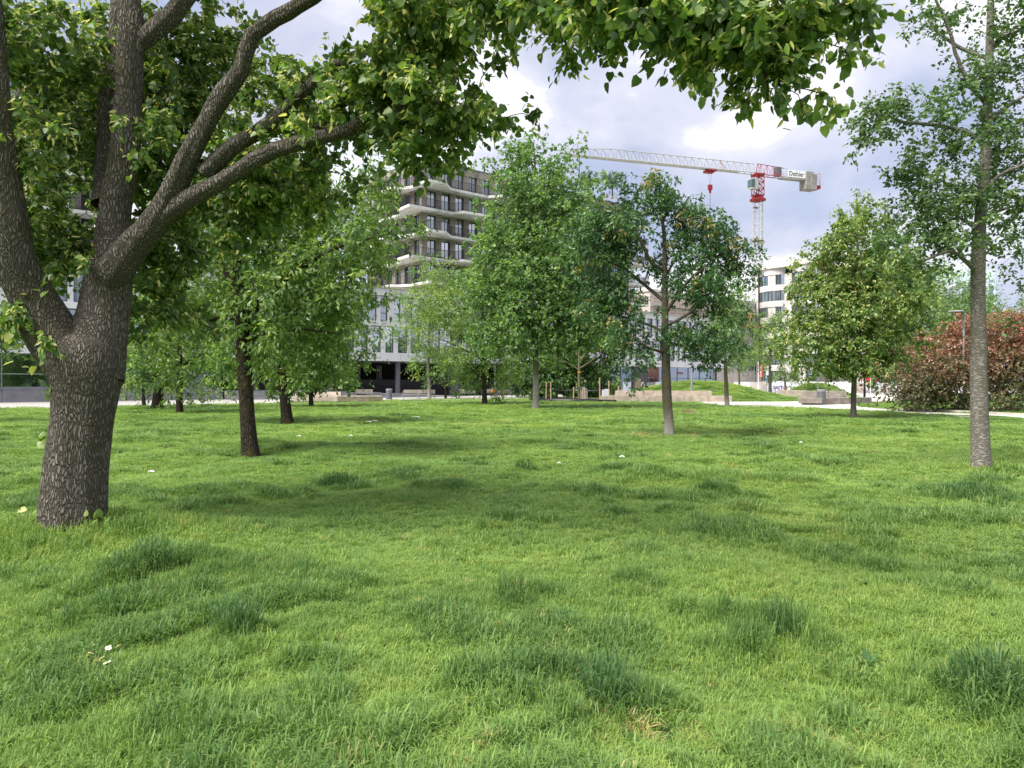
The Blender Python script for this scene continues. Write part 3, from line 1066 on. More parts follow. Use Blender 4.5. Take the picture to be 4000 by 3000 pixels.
def crane():
    M = Vector((P(2960, 700, 165).x, 165, 0))
    tip = Vector((P(2205, 590, 151).x, 151, 0))
    d = (tip - M).normalized()
    root = empty('tower_crane', M, math.atan2(d.y, d.x), label='red and white tower crane with long lattice jib above the roofs', cat='crane')
    zt = 41.8                                  # top of the white mast
    hw = .85
    ang = math.radians(38)
    def mp(x, y, z):
        return (x * math.cos(ang) - y * math.sin(ang), x * math.sin(ang) + y * math.cos(ang), z)
    b = MB()
    cs = [(-hw, -hw), (hw, -hw), (hw, hw), (-hw, hw)]
    for x, y in cs: b.bar(mp(x, y, 0), mp(x, y, zt), .17)
    st = 1.55
    for k, z in enumerate(np.arange(12, zt - st + .1, st)):
        for i in range(4):
            p, q = cs[i], cs[(i + 1) % 4]
            b.bar(mp(*p, z), mp(*q, z), .07)
            b.bar(mp(*(p if k % 2 else q), z), mp(*(q if k % 2 else p), z + st), .07)
    b.build('mast', M_CRW, root)
    l = MB()
    for x in (-.2, .2): l.bar(mp(x, .3, 12), mp(x, .3, zt), .05)
    for z in np.arange(12, zt, .35): l.bar(mp(-.2, .3, z), mp(.2, .3, z), .04)
    l.build('ladder', M_CRW, root)
    for z in (40.5, 33.2, 25.5, 17.6):
        MB().prism([mp(x, y, 0)[:2] for x, y in [(-.8, -.8), (.8, -.8), (.8, 0), (-.8, .2)]], z, z + .08).build('landing', M_CHAR, root)
    MB().prism([mp(x * 1.5, y * 1.5, 0)[:2] for x, y in cs], 33.0, 33.08).build('landing', M_CHAR, root)
    # slewing ring and red head
    MB().lathe([(1.0, zt), (1.75, zt + .25), (1.75, zt + .55), (1.2, zt + .9), (1.2, zt + 1.4)], 20).build('slew_ring', M_RED, root)
    h = MB()
    zh = zt + 6.0
    k = .95
    hc = [(-k, -k), (k, -k), (k, k), (-k, k)]
    for x, y in hc: h.bar((x, y, zt + 1.2), (x, y, zh + .3), .24)
    for z in (zt + 1.4, zt + 2.9, zt + 4.4):
        for i in range(4):
            p, q = hc[i], hc[(i + 1) % 4]
            h.bar((*p, z), (*q, z), .16)
            h.bar((*p, z), (*q, z + 1.5), .13).bar((*q, z), (*p, z + 1.5), .13)
    h.box(-1.1, 1.1, -1.1, 1.1, zh - .2, zh + .15)
    h.build('crane_head', M_RED, root)
    # jib, local +x
    L = 46.5
    j = MB()
    zb, ht = zh + .2, 2.15
    hj = lambda x: ht if x < 36 else ht * (1 - (x - 36) / 22)
    for y in (-.75, .75): j.bar((1, y, zb), (L, y, zb), .20)
    n = 26
    for i in range(n):
        x0, x1 = 1 + (L - 1) * i / n, 1 + (L - 1) * (i + 1) / n
        xm = (x0 + x1) / 2
        j.bar((x0, 0, zb + hj(x0)), (x1, 0, zb + hj(x1)), .20)
        for y in (-.75, .75):
            j.bar((x0, y, zb), (x1, 0, zb + hj(x1)), .09)
            j.bar((x1, y, zb), (x1, 0, zb + hj(x1)), .08)
        j.bar((x0, -.75, zb), (x1, .75, zb), .07)
    j.bar((1, 0, zb), (1, 0, zb + ht), .2)
    j.build('jib', M_CRW, root)
    MB().box(5, L - 1, -.5, .5, zb - .12, zb - .05).build('jib_walkway', M_CRW, root)
    # root section of the jib, red
    r = MB()
    for y in (-.75, .75):
        r.bar((0, y * 1.02, zb), (0, 0, zb + ht + .25), .17)
        r.bar((-6.4, y, zb - .25), (1, y, zb - .25), .20)
        for i in range(4):
            r.bar((-1.6 * i, y, zb - .2), (-1.6 * i - .8, 0, zb + ht - .05), .09)
            r.bar((-1.6 * i - .8, 0, zb + ht - .05), (-1.6 * i - 1.6, y, zb - .2), .09)
    r.bar((0, 0, zb + ht + .1), (-7.0, 0, zb + ht - .3), .17)
    r.bar((8.8, -.76, zb + .02), (9.6, 0, zb + ht), .13).bar((8.8, .76, zb + .02), (9.6, 0, zb + ht), .13)
    r.build('jib_root', M_RED, root)
    # counter jib with walkway, sign and weights
    c = MB()
    for y in (-.8, .8): c.box(-15.2, -6.0, y - .12, y + .12, zb - .55, zb - .15)
    c.box(-15.2, -6.0, -.8, .8, zb - .40, zb - .33)
    c.build('counter_jib', M_CRW, root)
    rl = MB()
    for y in (-.85, .85):
        for z in (.35, .85): rl.bar((-11.8, y, zb + z), (-6, y, zb + z), .05)
        for x in np.arange(-11.8, -5.9, 1): rl.bar((x, y, zb - .2), (x, y, zb + .85), .05)
    rl.bar((-7.2, 0, zb + ht - .3), (-11.9, .7, zb + .6), .06).bar((-7.2, 0, zb + ht - .3), (-11.9, -.7, zb + .6), .06)
    rl.build('handrail', M_CRW, root)
    MB().box(-5.9, -4.6, -.5, .5, zb - .1, zb + 1.9).build('winch', M_CHAR, root)
    sg = MB().box(-11.9, -7.3, .92, 1.0, zb - .25, zb + 1.35).build('sign_board', M_SIGNW, root)
    text('lettering', 'Dethier', M_INK, sg, (-7.5, 1.004, zb + .05), (math.pi / 2, 0, math.pi), 1.5, .01, sx=.85)
    for i, x in enumerate((-12.0, -13.0, -14.0)):
        MB().box(x - .97, x, -1.2, 1.2, zb - 2.6, zb + (1.35 if i < 2 else .9)).build('counterweight', M_CWT, root, bevel=.03)
    e = MB()
    for y in (-1, 1): e.bar((-15.9, y, zb - 1.5), (-15.9, y, zb + 1.2), .12).bar((-15.9, y, zb - 1.5), (-15.0, y, zb + .8), .08)
    e.bar((-15.9, -1, zb + 1.2), (-15.9, 1, zb + 1.2), .1)
    e.box(-16.0, -15.5, -1.1, 1.1, zb - 2.3, zb - 1.5)
    e.build('end_frame', M_RED, root)
    # cab, trolley, hook block
    cb = MB().prism([(1.2, .7), (3.0, .7), (3.0, 2.0), (1.2, 2.0)], zt + 2.3, zt + 4.5).build('cab', M_CRW, root)
    MB().box(2.2, 3.08, .62, 2.08, zt + 2.7, zt + 4.3).build('cab_window', mat('cab_glass', (.05, .10, .12), None, .15, spec=.8), cb)
    tr = MB().box(10.8, 13.0, -.8, .8, zb - .45, zb - .2).box(11.6, 13.6, -.5, .5, zb - .9, zb - .46).build('trolley', M_RED, root)
    cab = MB()
    for x in (11.7, 12.6): cab.bar((x, 0, zb - .9), (12.15, 0, zb - 3.4), .05)
    cab.build('hoist_rope', M_CHAR, root)
    MB().prism([(11.7, -.25), (12.6, -.25), (12.6, .25), (11.7, .25)], zb - 4.5, zb - 3.4).box(11.95, 12.35, -.15, .15, zb - 5.2, zb - 4.5).build('hook_block', M_RED, root)
    MB().bar((12.15, 0, zb - 5.2), (12.15, 0, zb - 16), .14).build('chain', M_CHAR, root)
    bx = MB()
    for z in (zt + .9, zt + 2.0):
        for y in (-2.4, -1.7): bx.bar((-2.0, y, z), (-1.2, y, z), .08)
        for x in (-2.0, -1.2): bx.bar((x, -2.4, z), (x, -1.7, z), .08)
    for x in (-2.0, -1.2):
        for y in (-2.4, -1.7): bx.bar((x, y, zt + .9), (x, y, zt + 2.0), .08)
    bx.bar((-1.0, -1.7, zt + 1.0), (-.6, -.8, zt + 1.0), .1)
    bx.build('basket', M_CRW, root)


crane()


def hoardings():
    # panels of the site fence, each with its own print
    a, b = Vector((36.5, 122, 0)), Vector((67, 108, 0))
    d = (b - a)
    n = 13
    u = d.normalized()
    root = empty('site_hoarding', a, math.atan2(d.y, d.x), label='white printed site hoarding in front of the concrete block', cat='fence')
    w = d.length / n
    ms = [M_SIGNW, mat('print_grey', (.55, .50, .46), (.30, .28, .27), .6, 1.2), mat('print_lilac', (.62, .64, .78), (.5, .52, .65), .6, .8), M_SIGNW, M_SIGNW, M_SIGNW, M_SIGNW, mat('print_tan', (.50, .42, .36), (.2, .16, .14), .6, 1.5), mat('print_pale', (.66, .64, .68), (.40, .38, .42), .6, 1.0), M_SIGNW, M_SIGNR, M_SIGNW, M_SIGNW]
    for i in range(n):
        p = MB().box(i * w + .02, (i + 1) * w - .02, -.03, .03, .05, 1.72).build('panel', ms[i], root)
        MB().box(i * w - .04, i * w + .018, -.05, .05, 0, 1.8).build('post', M_STEEL, root)
    text('lettering', 'terhaven', M_INK, root, (w * 2.35, -.045, .62), (math.pi / 2, 0, 0), .95, .004)


hoardings()


def banner(px, d, y0, y1, w, label):
    p = P(px, y0, d)
    root = empty('flag_banner', (p.x, d, 0), 0, label=label, cat='banner')
    z1, z0 = P(0, y0, d).z, P(0, y1, d).z
    MB().bar((0, 0, 0), (0, 0, z1 + .5), .12, n=8).build('pole', M_SIGNW, root)
    c = MB().box(.10, .10 + w, -.02, .02, z0, z1).build('cloth', M_SIGNR, root)
    return root, c, z0, z1


r_, c_, z0_, z1_ = banner(2962, 118, 1420, 1475, .62, 'red vertical flag with white lettering at the white site hoarding')
text('lettering', 'Delhaize', M_SIGNW, c_, (.55, -.025, z0_ + .12), (math.pi / 2, -math.pi / 2, 0), .50, .004)
r_, c_, z0_, z1_ = banner(3400, 104, 1448, 1492, -.75, 'plain red banner beside a white pole on the building site')


def traffic_sign(px, d, yb, yt, kind, label):
    zb, zt = 0, P(0, yt, d).z
    root = empty('traffic_sign', (P(px, yt, d).x, d, 0), 0, label=label, cat='road sign')
    MB().bar((0, .05, 0), (0, .05, zt), .07, n=8).build('pole', M_STEEL, root)
    if kind == 'square':
        p = MB().box(-.05, .62, -.02, .02, zt - .95, zt).build('plate', M_SIGNW, root)
        MB().prism([(.02, -.03), (.55, -.03), (.55, -.024), (.02, -.024)], zt - .9, zt - .55).build('pictogram', M_BLUE, p)
        MB().box(-.12, .12, -.02, .02, zt - 1.3, zt - 1.05).build('plate', M_BLUE, root)
    else:
        p = MB().add([(-.45, -.02, zt - .8), (.45, -.02, zt - .8), (0, -.02, zt), (-.45, .02, zt - .8), (.45, .02, zt - .8), (0, .02, zt)], [(0, 1, 2), (5, 4, 3), (0, 3, 4, 1), (1, 4, 5, 2), (2, 5, 3, 0)]).build('plate', M_SIGNR, root)
        MB().add([(-.27, -.026, zt - .69), (.27, -.026, zt - .69), (0, -.026, zt - .2)], [(0, 1, 2)]).build('plate_face', M_SIGNW, p)
        MB().box(-.04, .04, -.032, -.028, zt - .64, zt - .36).build('pictogram', M_INK, p)
        MB().box(-.25, .25, -.02, .02, zt - 1.2, zt - .9).build('plate', M_SIGNW, root)


traffic_sign(2993, 100, 1525, 1450, 'square', 'white and blue square road sign left of the far small tree')
traffic_sign(3367, 98, 1540, 1461, 'tri', 'triangular red edged warning sign near the walking person')


def site_frame():
    root = empty('site_scaffold', (P(3470, 1540, 112).x, 112, 0), -.5, label='low scaffold frame with planks beside the red bush', cat='scaffold')
    b = MB()
    for x in (-2.5, 0, 2.5):
        for y in (0, 1.2): b.bar((x, y, 0), (x, y, 4.4), .09)
    for z in (1.4, 2.6, 3.8):
        for y in (0, 1.2): b.bar((-2.6, y, z), (2.6, y, z), .07)
    b.bar((-2.5, 0, 0), (0, 0, 2.6), .06).bar((0, 0, 1.4), (2.5, 0, 3.8), .06)
    b.build('frame', M_STEEL, root)
    MB().box(-2.6, 2.6, .1, 1.1, 2.62, 2.70).build('plank', M_STAKE, root)
    MB().box(-2.6, 2.6, .1, 1.1, 3.82, 3.90).build('plank', M_STAKE, root)
    MB().box(-2.6, 2.6, 2.0, 2.2, 0, 5.2).build('brick_wall', mat('red_brick', (.30, .12, .09), (.2, .08, .06), .9, 2), root)


site_frame()


# ------------------------------------------------------------------ street furniture
def lamp(px, d, ztop, label, head=True, m=None, r=.06, flip=-1, base=None):
    x = (px - 2000) / F * d
    root = empty('street_lamp' if head else 'lamp_post', (x, d, base if base is not None else 0), 0, label=label, cat='street lamp' if head else 'lamp post')
    MB().tube([(0, 0, 0), (0, 0, 1.1), (0, 0, 1.12), (0, 0, ztop)], [r * 1.25, r * 1.25, r, r * .85], 12).build('pole', m or M_STEEL, root, smooth=False)
    if head:
        MB().lathe([(.05, ztop + .02), (.40, ztop + .03), (.42, ztop + .07), (.36, ztop + .12), (.1, ztop + .15)], 24, (flip * .42, 0)).build('lamp_head', M_STEEL, root)
        MB().bar((0, 0, ztop - .02), (flip * .2, 0, ztop + .06), .07).build('arm', M_STEEL, root)
    return root


lamp(3765, 41, 5.45, 'grey street lamp with flat disc head in front of the red bush')
lamp(1248, 71, 6.0, 'grey lamp post standing behind the left concrete bench', False)
lamp(1934, 80, 6.5, 'grey lamp post between the two benches by the dark recess', False)
lamp(2702, 68.0, 4.0, 'grey lamp post standing on the large grass mound', False, r=.085, base=float(gz(np.array([16.46]), np.array([68.0]))[0]) - .03)
lamp(3194, 84, 5.4, 'slim grey lamp post on the small far grass mound', False, base=float(gz(np.array([34.6]), np.array([84.0]))[0]) - .03)
lamp(3377, 58.5, 3.3, 'short black post at the end of the right concrete bench', False, M_BLACK, .075)
lamp(3440, 98, 4.6, 'grey post right of the triangular warning sign', False, r=.11)


def litter_bin(p, h, label, flip=1):
    root = empty('litter_bin', p, 0, label=label, cat='litter bin', group='litter bins along the paving')
    n = 16
    R = .29
    b = MB()
    for k in range(n):
        a = 2 * math.pi * (k + .5) / n
        c, s = math.cos(a), math.sin(a)
        w = R * math.tan(math.pi / n) * .93
        zt = h - (.16 if s < -.4 else 0)
        b.add([(c * R - s * e * w - c * t, s * R + c * e * w - s * t, z) for t in (0, .02) for z in (.03, zt) for e in (-1, 1)],
              [(0, 1, 3, 2), (4, 6, 7, 5), (0, 2, 6, 4), (1, 5, 7, 3), (2, 3, 7, 6), (0, 4, 5, 1)])
    b.build('slatted_body', M_GRAPHITE, root)
    MB().lathe([(R - .03, .02), (R - .03, h - .2)], n).build('liner', M_CHAR, root)
    t = MB().lathe([(R - .025, h - .16), (R + .012, h - .15), (R + .012, h - .01), (R - .05, h + .01)], 24)
    t.build('lid', M_STEEL, root)
    MB().lathe([(.12, h + .005), (.12, h + .018)], 16, (0, -.04)).build('opening', M_BLACK, root)


litter_bin(G(1520, 1560.5), 1.02, 'grey ribbed litter bin behind the lawn, left of the wooden benches')
litter_bin(G(3208, 1582), 1.12, 'grey ribbed litter bin standing at the right concrete bench')


def wood_bench(p, rz, label, arms=(1, 1)):
    root = empty('park_bench', p, rz, label=label, cat='bench', group='wooden park benches in front of the dark recess')
    L = 1.75
    sl = MB().box(0, L, -.045, .045, -.015, .015).mesh('slat', M_WOOD)
    for i in range(5): link('slat', sl, root, (-L / 2, -.22 + i * .105, .45))
    sb = MB().box(0, L, -.015, .015, -.05, .05).mesh('slat', M_WOOD)
    for i in range(3): link('slat', sb, root, (-L / 2, .27 + .035 * i, .58 + .125 * i), (-.22, 0, 0))
    for s in (-1, 1):
        x = s * (L / 2 - .05)
        MB().tube([(x, -.24, 0), (x, -.24, .43), (x, .22, .43)], [.025] * 3, 8).build('leg', M_STEEL, root)
        MB().tube([(x, .30, 0), (x, .22, .43), (x, .38, .88)], [.025] * 3, 8).build('leg', M_STEEL, root)
        if (arms[0] if s < 0 else arms[1]):
            MB().tube([(x + s * .03, .32, .68), (x + s * .03, -.24, .68), (x + s * .03, -.27, .64), (x + s * .03, -.25, .43)], [.022] * 4, 8).build('armrest', M_STEEL, root)
    return root


gy = lambda px, d: ((px - 2000) / F * d, d, 0.014)
for px, d, rz, lab in [(1422, 78, 0.12, 'wooden bench right behind the left concrete bench'),
                       (1607, 73.5, -.1, 'left one of the two wooden benches by the pale slim trunk'),
                       (1664, 74.5, -.1, 'right one of the two wooden benches, partly behind the pale slim trunk'),
                       (1825, 79, .1, 'wooden bench between the slim trunk and the dark trunk'),
                       (1914, 80, .1, 'wooden bench just right of the dark trunk holding an orange bag'),
                       (1970, 80, .1, 'wooden bench right of the lamp post beside the dark shrub')]:
    wood_bench(gy(px, d), rz, lab)


def bag():
    root = empty('shoulder_bag', (gy(1926, 79.9)[0], 79.85, .48), .1, label='orange and black bag lying on a wooden bench', cat='bag')
    MB().lathe([(.16, 0), (.24, .06), (.25, .2), (.19, .34), (.08, .38)], 12).build('body', M_ORANGE, root, smooth=True)
    MB().lathe([(.16, .375), (.2, .45), (.12, .58)], 10).build('flap', M_INK, root, smooth=True)
    MB().tube([(-.15, 0, .35), (-.1, 0, .62), (.1, 0, .62), (.15, 0, .35)], [.015] * 4, 6).build('strap', M_INK, root)


bag()


def block_bench(name, label, tiers, m, joints=4):
    """tiers: list of (front-left xy, front-right xy, depth, z0, z1, splay)"""
    root = empty(name, (0, 0, 0), 0, label=label, cat='bench')
    base = Vector((*tiers[0][0], 0))
    root.location = base
    for (a, b, dep, z0, z1, lean, nm, nj) in tiers:
        a, b = Vector((*a, 0)) - base, Vector((*b, 0)) - base
        d = (b - a).normalized()
        nrm = Vector((-d.y, d.x, 0))
        L = (b - a).length
        for k in range(nj):
            p, q = a + d * (L * k / nj + .006), a + d * (L * (k + 1) / nj - .006)
            V = [(*(p + nrm * lean * 0).xy, z0), (*q.xy, z0), (*(q + nrm * dep).xy, z0), (*(p + nrm * dep).xy, z0)]
            V += [(*(w + nrm * lean).xy, z1) for w in (p, q)] + [(*(w + nrm * dep).xy, z1) for w in (q, p)]
            MB().add(V, [(3, 2, 1, 0), (4, 5, 6, 7), (0, 1, 5, 4), (1, 2, 6, 5), (2, 3, 7, 6), (3, 0, 4, 7)]).build(nm, m, root, bevel=.02)
    return root


xw = lambda px, d: ((px - 2000) / F * d, d)
block_bench('concrete_bench', 'long low pinkish concrete bench with raised back on the left path edge',
            [(xw(1136, 59.2), xw(1318, 59.4), 2.0, .10, .50, .05, 'seat_block', 2), (xw(1319, 59.4), xw(1496, 60.4), 1.9, .12, .52, -.10, 'seat_block', 1),
             (xw(1152, 60.2), xw(1331, 60.5), .7, .505, .84, .14, 'back_block', 2), (xw(1142, 59.6), xw(1480, 60.6), 1.3, -.02, .115, 0, 'foot', 1)], M_BENCHCON)
block_bench('concrete_bench', 'long two step pink concrete bench below the large grass mound',
            [(xw(2346, 62.5), xw(2400, 62.4), 1.2, -.1, .50, 0, 'seat_block', 1), (xw(2400, 62.4), xw(2860, 61.4), 1.4, -.1, .50, 0, 'seat_block', 5), (xw(2404, 63.4), xw(2781, 62.8), .5, .505, .92, .03, 'back_block', 2)], M_BENCHCON)
block_bench('concrete_bench', 'grey brown concrete bench with sloped back behind the right litter bin',
            [(xw(3150, 53.0), xw(3212, 52.9), 1.9, .12, .52, -.04, 'seat_block', 1), (xw(3213, 53.4), xw(3406, 56.4), 1.8, -.02, .50, 0, 'seat_block', 2),
             (xw(3150, 54.6), xw(3312, 56.6), .5, .525, .98, .2, 'back_block', 3), (xw(3119, 54.0), xw(3149, 53.0), 1.5, .12, .50, -.1, 'seat_block', 1), (xw(3165, 53.6), xw(3205, 53.5), 1.0, -.02, .115, 0, 'foot', 1)], M_GREYBENCH)
block_bench('concrete_wall', 'low beige retaining wall in front of the small far mound',
            [(xw(3045, 80), xw(3150, 79), .5, -.1, .80, 0, 'wall_block', 2), (xw(3150, 79), xw(3292, 82), .5, -.1, .72, 0, 'wall_block', 2)], M_BENCHCON)['category'] = 'wall'


def bicycle(p, rz, label):
    root = empty('bicycle', p, rz, label=label, cat='bicycle', group='red bicycles by the hoarding')
    for x in (-.52, .52):
        w = MB().tube([(x + .33 * math.cos(t), 0, .34 + .33 * math.sin(t)) for t in np.linspace(0, 2 * math.pi, 20)], [.022] * 20, 6).build('wheel', M_BLACK, root)
        s = MB()
        for k in range(6):
            t = math.pi * k / 6
            s.bar((x - .31 * math.cos(t), 0, .34 - .31 * math.sin(t)), (x + .31 * math.cos(t), 0, .34 + .31 * math.sin(t)), .012)
        s.build('spokes', M_STEEL, w)
    f = MB()
    for a, b in (((-.52, 0, .34), (-.15, 0, .3)), ((-.15, 0, .3), (-.28, 0, .82)), ((-.15, 0, .3), (.36, 0, .75)), ((-.25, 0, .72), (.34, 0, .84)), ((-.52, 0, .34), (-.26, 0, .7)), ((.52, 0, .34), (.33, 0, .95))):
        f.bar(a, b, .05, n=6)
    f.build('frame', M_RED, root)
    MB().box(-.42, -.18, -.07, .07, .84, .90).build('saddle', M_BLACK, root)
    MB().bar((.33, -.27, .98), (.33, .27, .98), .035).build('handlebar', M_BLACK, root)


bicycle((P(3035, 1520, 98).x, 98, .014), .3, 'red bicycle parked left of the small far mound')
bicycle((P(3062, 1520, 99).x, 99, .014), -.4, 'red bicycle parked right against the small far mound')


def person():
    d = 106.0
    root = empty('person', (P(3396, 1540, d).x, d, .016), .2, label='person in black jacket and blue jeans walking away near the building site', cat='person')
    pts, edges, rad = [], [], []

    def chain(ps, rs, start=None):
        prev = start
        for p, r in zip(ps, rs):
            pts.append(p); rad.append(r)
            if prev is not None: edges.append((prev, len(pts) - 1))
            prev = len(pts) - 1
        return prev
    pel = chain([(0, 0, .95)], [.15])
    chest = chain([(0, 0, 1.15), (0, .01, 1.36)], [.16, .17], pel)
    neck = chain([(0, .02, 1.50)], [.06], chest)
    chain([(0, 0, 1.60), (0, -.01, 1.72)], [.09, .085], neck)
    for s in (-1, 1):
        chain([(s * .10, 0, .88), (s * .11, -.12 * s, .48), (s * .11, .06 + .10 * s, .09), (s * .12, -.10 + .10 * s, .04)], [.10, .07, .05, .045], pel)
        h = chain([(s * .20, 0, 1.40), (s * .26, .06 * s, 1.14), (s * .27, -.10 * s, .90)], [.08, .06, .04], chest)
        for k in range(5):
            chain([(s * .27 + .012 * (k - 2), -.10 * s - .02 * (k == 0), .82), (s * .26 + .014 * (k - 2), -.11 * s - .03 * (k == 0), .77 + .01 * abs(k - 2))], [.010, .008], h)
    me = bpy.data.meshes.new('body')
    me.from_pydata(pts, edges, [])
    m = bpy.data.materials.new('person_clothes')
    m.use_nodes = True
    nd, ln = m.node_tree.nodes, m.node_tree.links
    tc = N(nd, 'ShaderNodeTexCoord')
    sp = N(nd, 'ShaderNodeSeparateXYZ')
    ln.new(tc.outputs['Object'], sp.inputs[0])
    dv = N(nd, 'ShaderNodeMath', operation='DIVIDE')
    dv.inputs[1].default_value = 2
    ln.new(sp.outputs[2], dv.inputs[0])
    r = ramp(nd, [(0.0, (.04, .04, .05)), (.05, (.12, .20, .36)), (.44, (.012, .012, .015)), (.755, (.45, .30, .22)), (.82, (.45, .44, .43))], 'CONSTANT')
    ln.new(dv.outputs[0], r.inputs[0])
    ln.new(r.outputs[0], nd['Principled BSDF'].inputs['Base Color'])
    nd['Principled BSDF'].inputs['Roughness'].default_value = .85
    me.materials.append(m)
    o = link('body', me, root)
    sk = o.modifiers.new('skin', 'SKIN')
    for i, v in enumerate(me.skin_vertices[0].data): v.radius = (rad[i], rad[i]); v.use_root = (i == 0)
    o.modifiers.new('sub', 'SUBSURF').render_levels = 1
    sk.use_smooth_shade = True


person()


# ------------------------------------------------------------------ trees
HEART = (np.array([(0, 0, 0), (-.30, -.05, .03), (-.46, .25, .07), (-.33, .66, .04), (0, 1.06, -.10), (.33, .66, .04), (.46, .25, .07), (.30, -.05, .03), (0, .42, -.03)]),
         np.array([(0, 8, 2, 1), (8, 4, 3, 2), (0, 7, 6, 8), (8, 6, 5, 4)]))
LANCE = (np.array([(0, 0, 0), (-.21, .42, .06), (0, 1.0, -.10), (.21, .42, .06)]), np.array([(0, 2, 1), (0, 3, 2)]))
OVAL = (np.array([(0, 0, 0), (-.30, .30, .05), (-.22, .75, .02), (0, 1.0, -.06), (.22, .75, .02), (.30, .30, .05), (0, .5, -.02)]),
        np.array([(0, 6, 2, 1), (6, 3, 2, 2), (0, 5, 4, 6), (6, 4, 4, 3)]))
OVAL = (OVAL[0], np.array([(0, 2, 1), (0, 3, 2), (0, 4, 3), (0, 5, 4)]))


def unit(a):
    return a / np.maximum(np.linalg.norm(a, axis=-1, keepdims=True), 1e-9)


def leaf_mesh(name, pos, dirs, nrm, size, tone, tmpl, m, wf=None):
    T, Fc = tmpl
    wf = np.ones(len(pos)) if wf is None else wf
    side = unit(np.cross(dirs, nrm))
    nn = np.cross(side, dirs)
    V = pos[:, None] + size[:, None, None] * (T[None, :, 0:1] * side[:, None] * wf[:, None, None] + T[None, :, 1:2] * dirs[:, None] + T[None, :, 2:3] * nn[:, None])
    k = len(T)
    Fq = (np.arange(len(pos))[:, None, None] * k + Fc[None]).reshape(-1, Fc.shape[1])
    return mesh_np(name, V.reshape(-1, 3), Fq, m, False, {'tone': np.repeat(tone, k)})


def resample(pts, rad, step):
    P0, R0 = np.array(pts, float), np.array(rad, float)
    # smooth with Catmull-Rom, then sample about every step metres
    out, ro = [], []
    n = len(P0)
    for i in range(n - 1):
        a, b, c, d = P0[max(i - 1, 0)], P0[i], P0[i + 1], P0[min(i + 2, n - 1)]
        k = max(1, int(np.linalg.norm(c - b) / step))
        for j in range(k):
            t = j / k
            out.append(.5 * ((2 * b) + (-a + c) * t + (2 * a - 5 * b + 4 * c - d) * t * t + (-a + 3 * b - 3 * c + d) * t ** 3))
            ro.append(R0[i] + (R0[i + 1] - R0[i]) * t)
    out.append(P0[-1]); ro.append(R0[-1])
    return np.array(out), np.array(ro)


def tube_np(pts, rad, n, bumps=0.0, seed=0, flare=0.0):
    pts, rad = np.asarray(pts), np.asarray(rad)
    t = np.gradient(pts, axis=0)
    t = unit(t)
    up = np.cross(t, np.array([0.31, .95, .02]))
    up = unit(up)
    sd = np.cross(t, up)
    a = 2 * np.pi * np.arange(n) / n
    R = rad[:, None] * np.ones(n)
    if bumps:
        s = np.cumsum(np.r_[0, np.linalg.norm(np.diff(pts, axis=0), axis=1)])
        A, S = np.meshgrid(a, s)
        r = np.random.default_rng(seed)
        for kk in range(10):
            f, g = r.integers(2, 9), r.uniform(.6, 5)
            R = R * (1 + bumps / (1 + .25 * f) * np.sin(f * A + g * S + r.uniform(0, 6)))
        if flare:
            R = R * (1 + flare * np.exp(-S / .28) * (1 + .35 * np.sin(5 * A + 1)))
    V = pts[:, None] + R[..., None] * (np.cos(a)[None, :, None] * up[:, None] + np.sin(a)[None, :, None] * sd[:, None])
    i = (np.arange(len(pts) - 1)[:, None] * n + np.arange(n)[None])
    j = (np.arange(len(pts) - 1)[:, None] * n + (np.arange(n)[None] + 1) % n)
    Fq = np.stack([i, j, j + n, i + n], -1).reshape(-1, 4)
    return V.reshape(-1, 3), Fq


class Parts:
    def __init__(s): s.V, s.F, s.n = [], [], 0
    def add(s, V, Fq):
        s.V.append(V); s.F.append(Fq + s.n); s.n += len(V)
    def mesh(s, name, m, smooth=True):
        return mesh_np(name, np.concatenate(s.V), np.concatenate(s.F), m, smooth)


def in_blob(rng, c, r, n, jit, shell=2.0):
    g = max(1, n // 4)
    d = unit(rng.normal(size=(g, 3)))
    cc = np.array(c) + d * (rng.uniform(size=(g, 1)) ** (1 / shell)) * np.array(r)
    k = rng.integers(0, g, n)
    return cc[k] + rng.normal(size=(n, 3)) * jit * np.array([1, 1, .7])


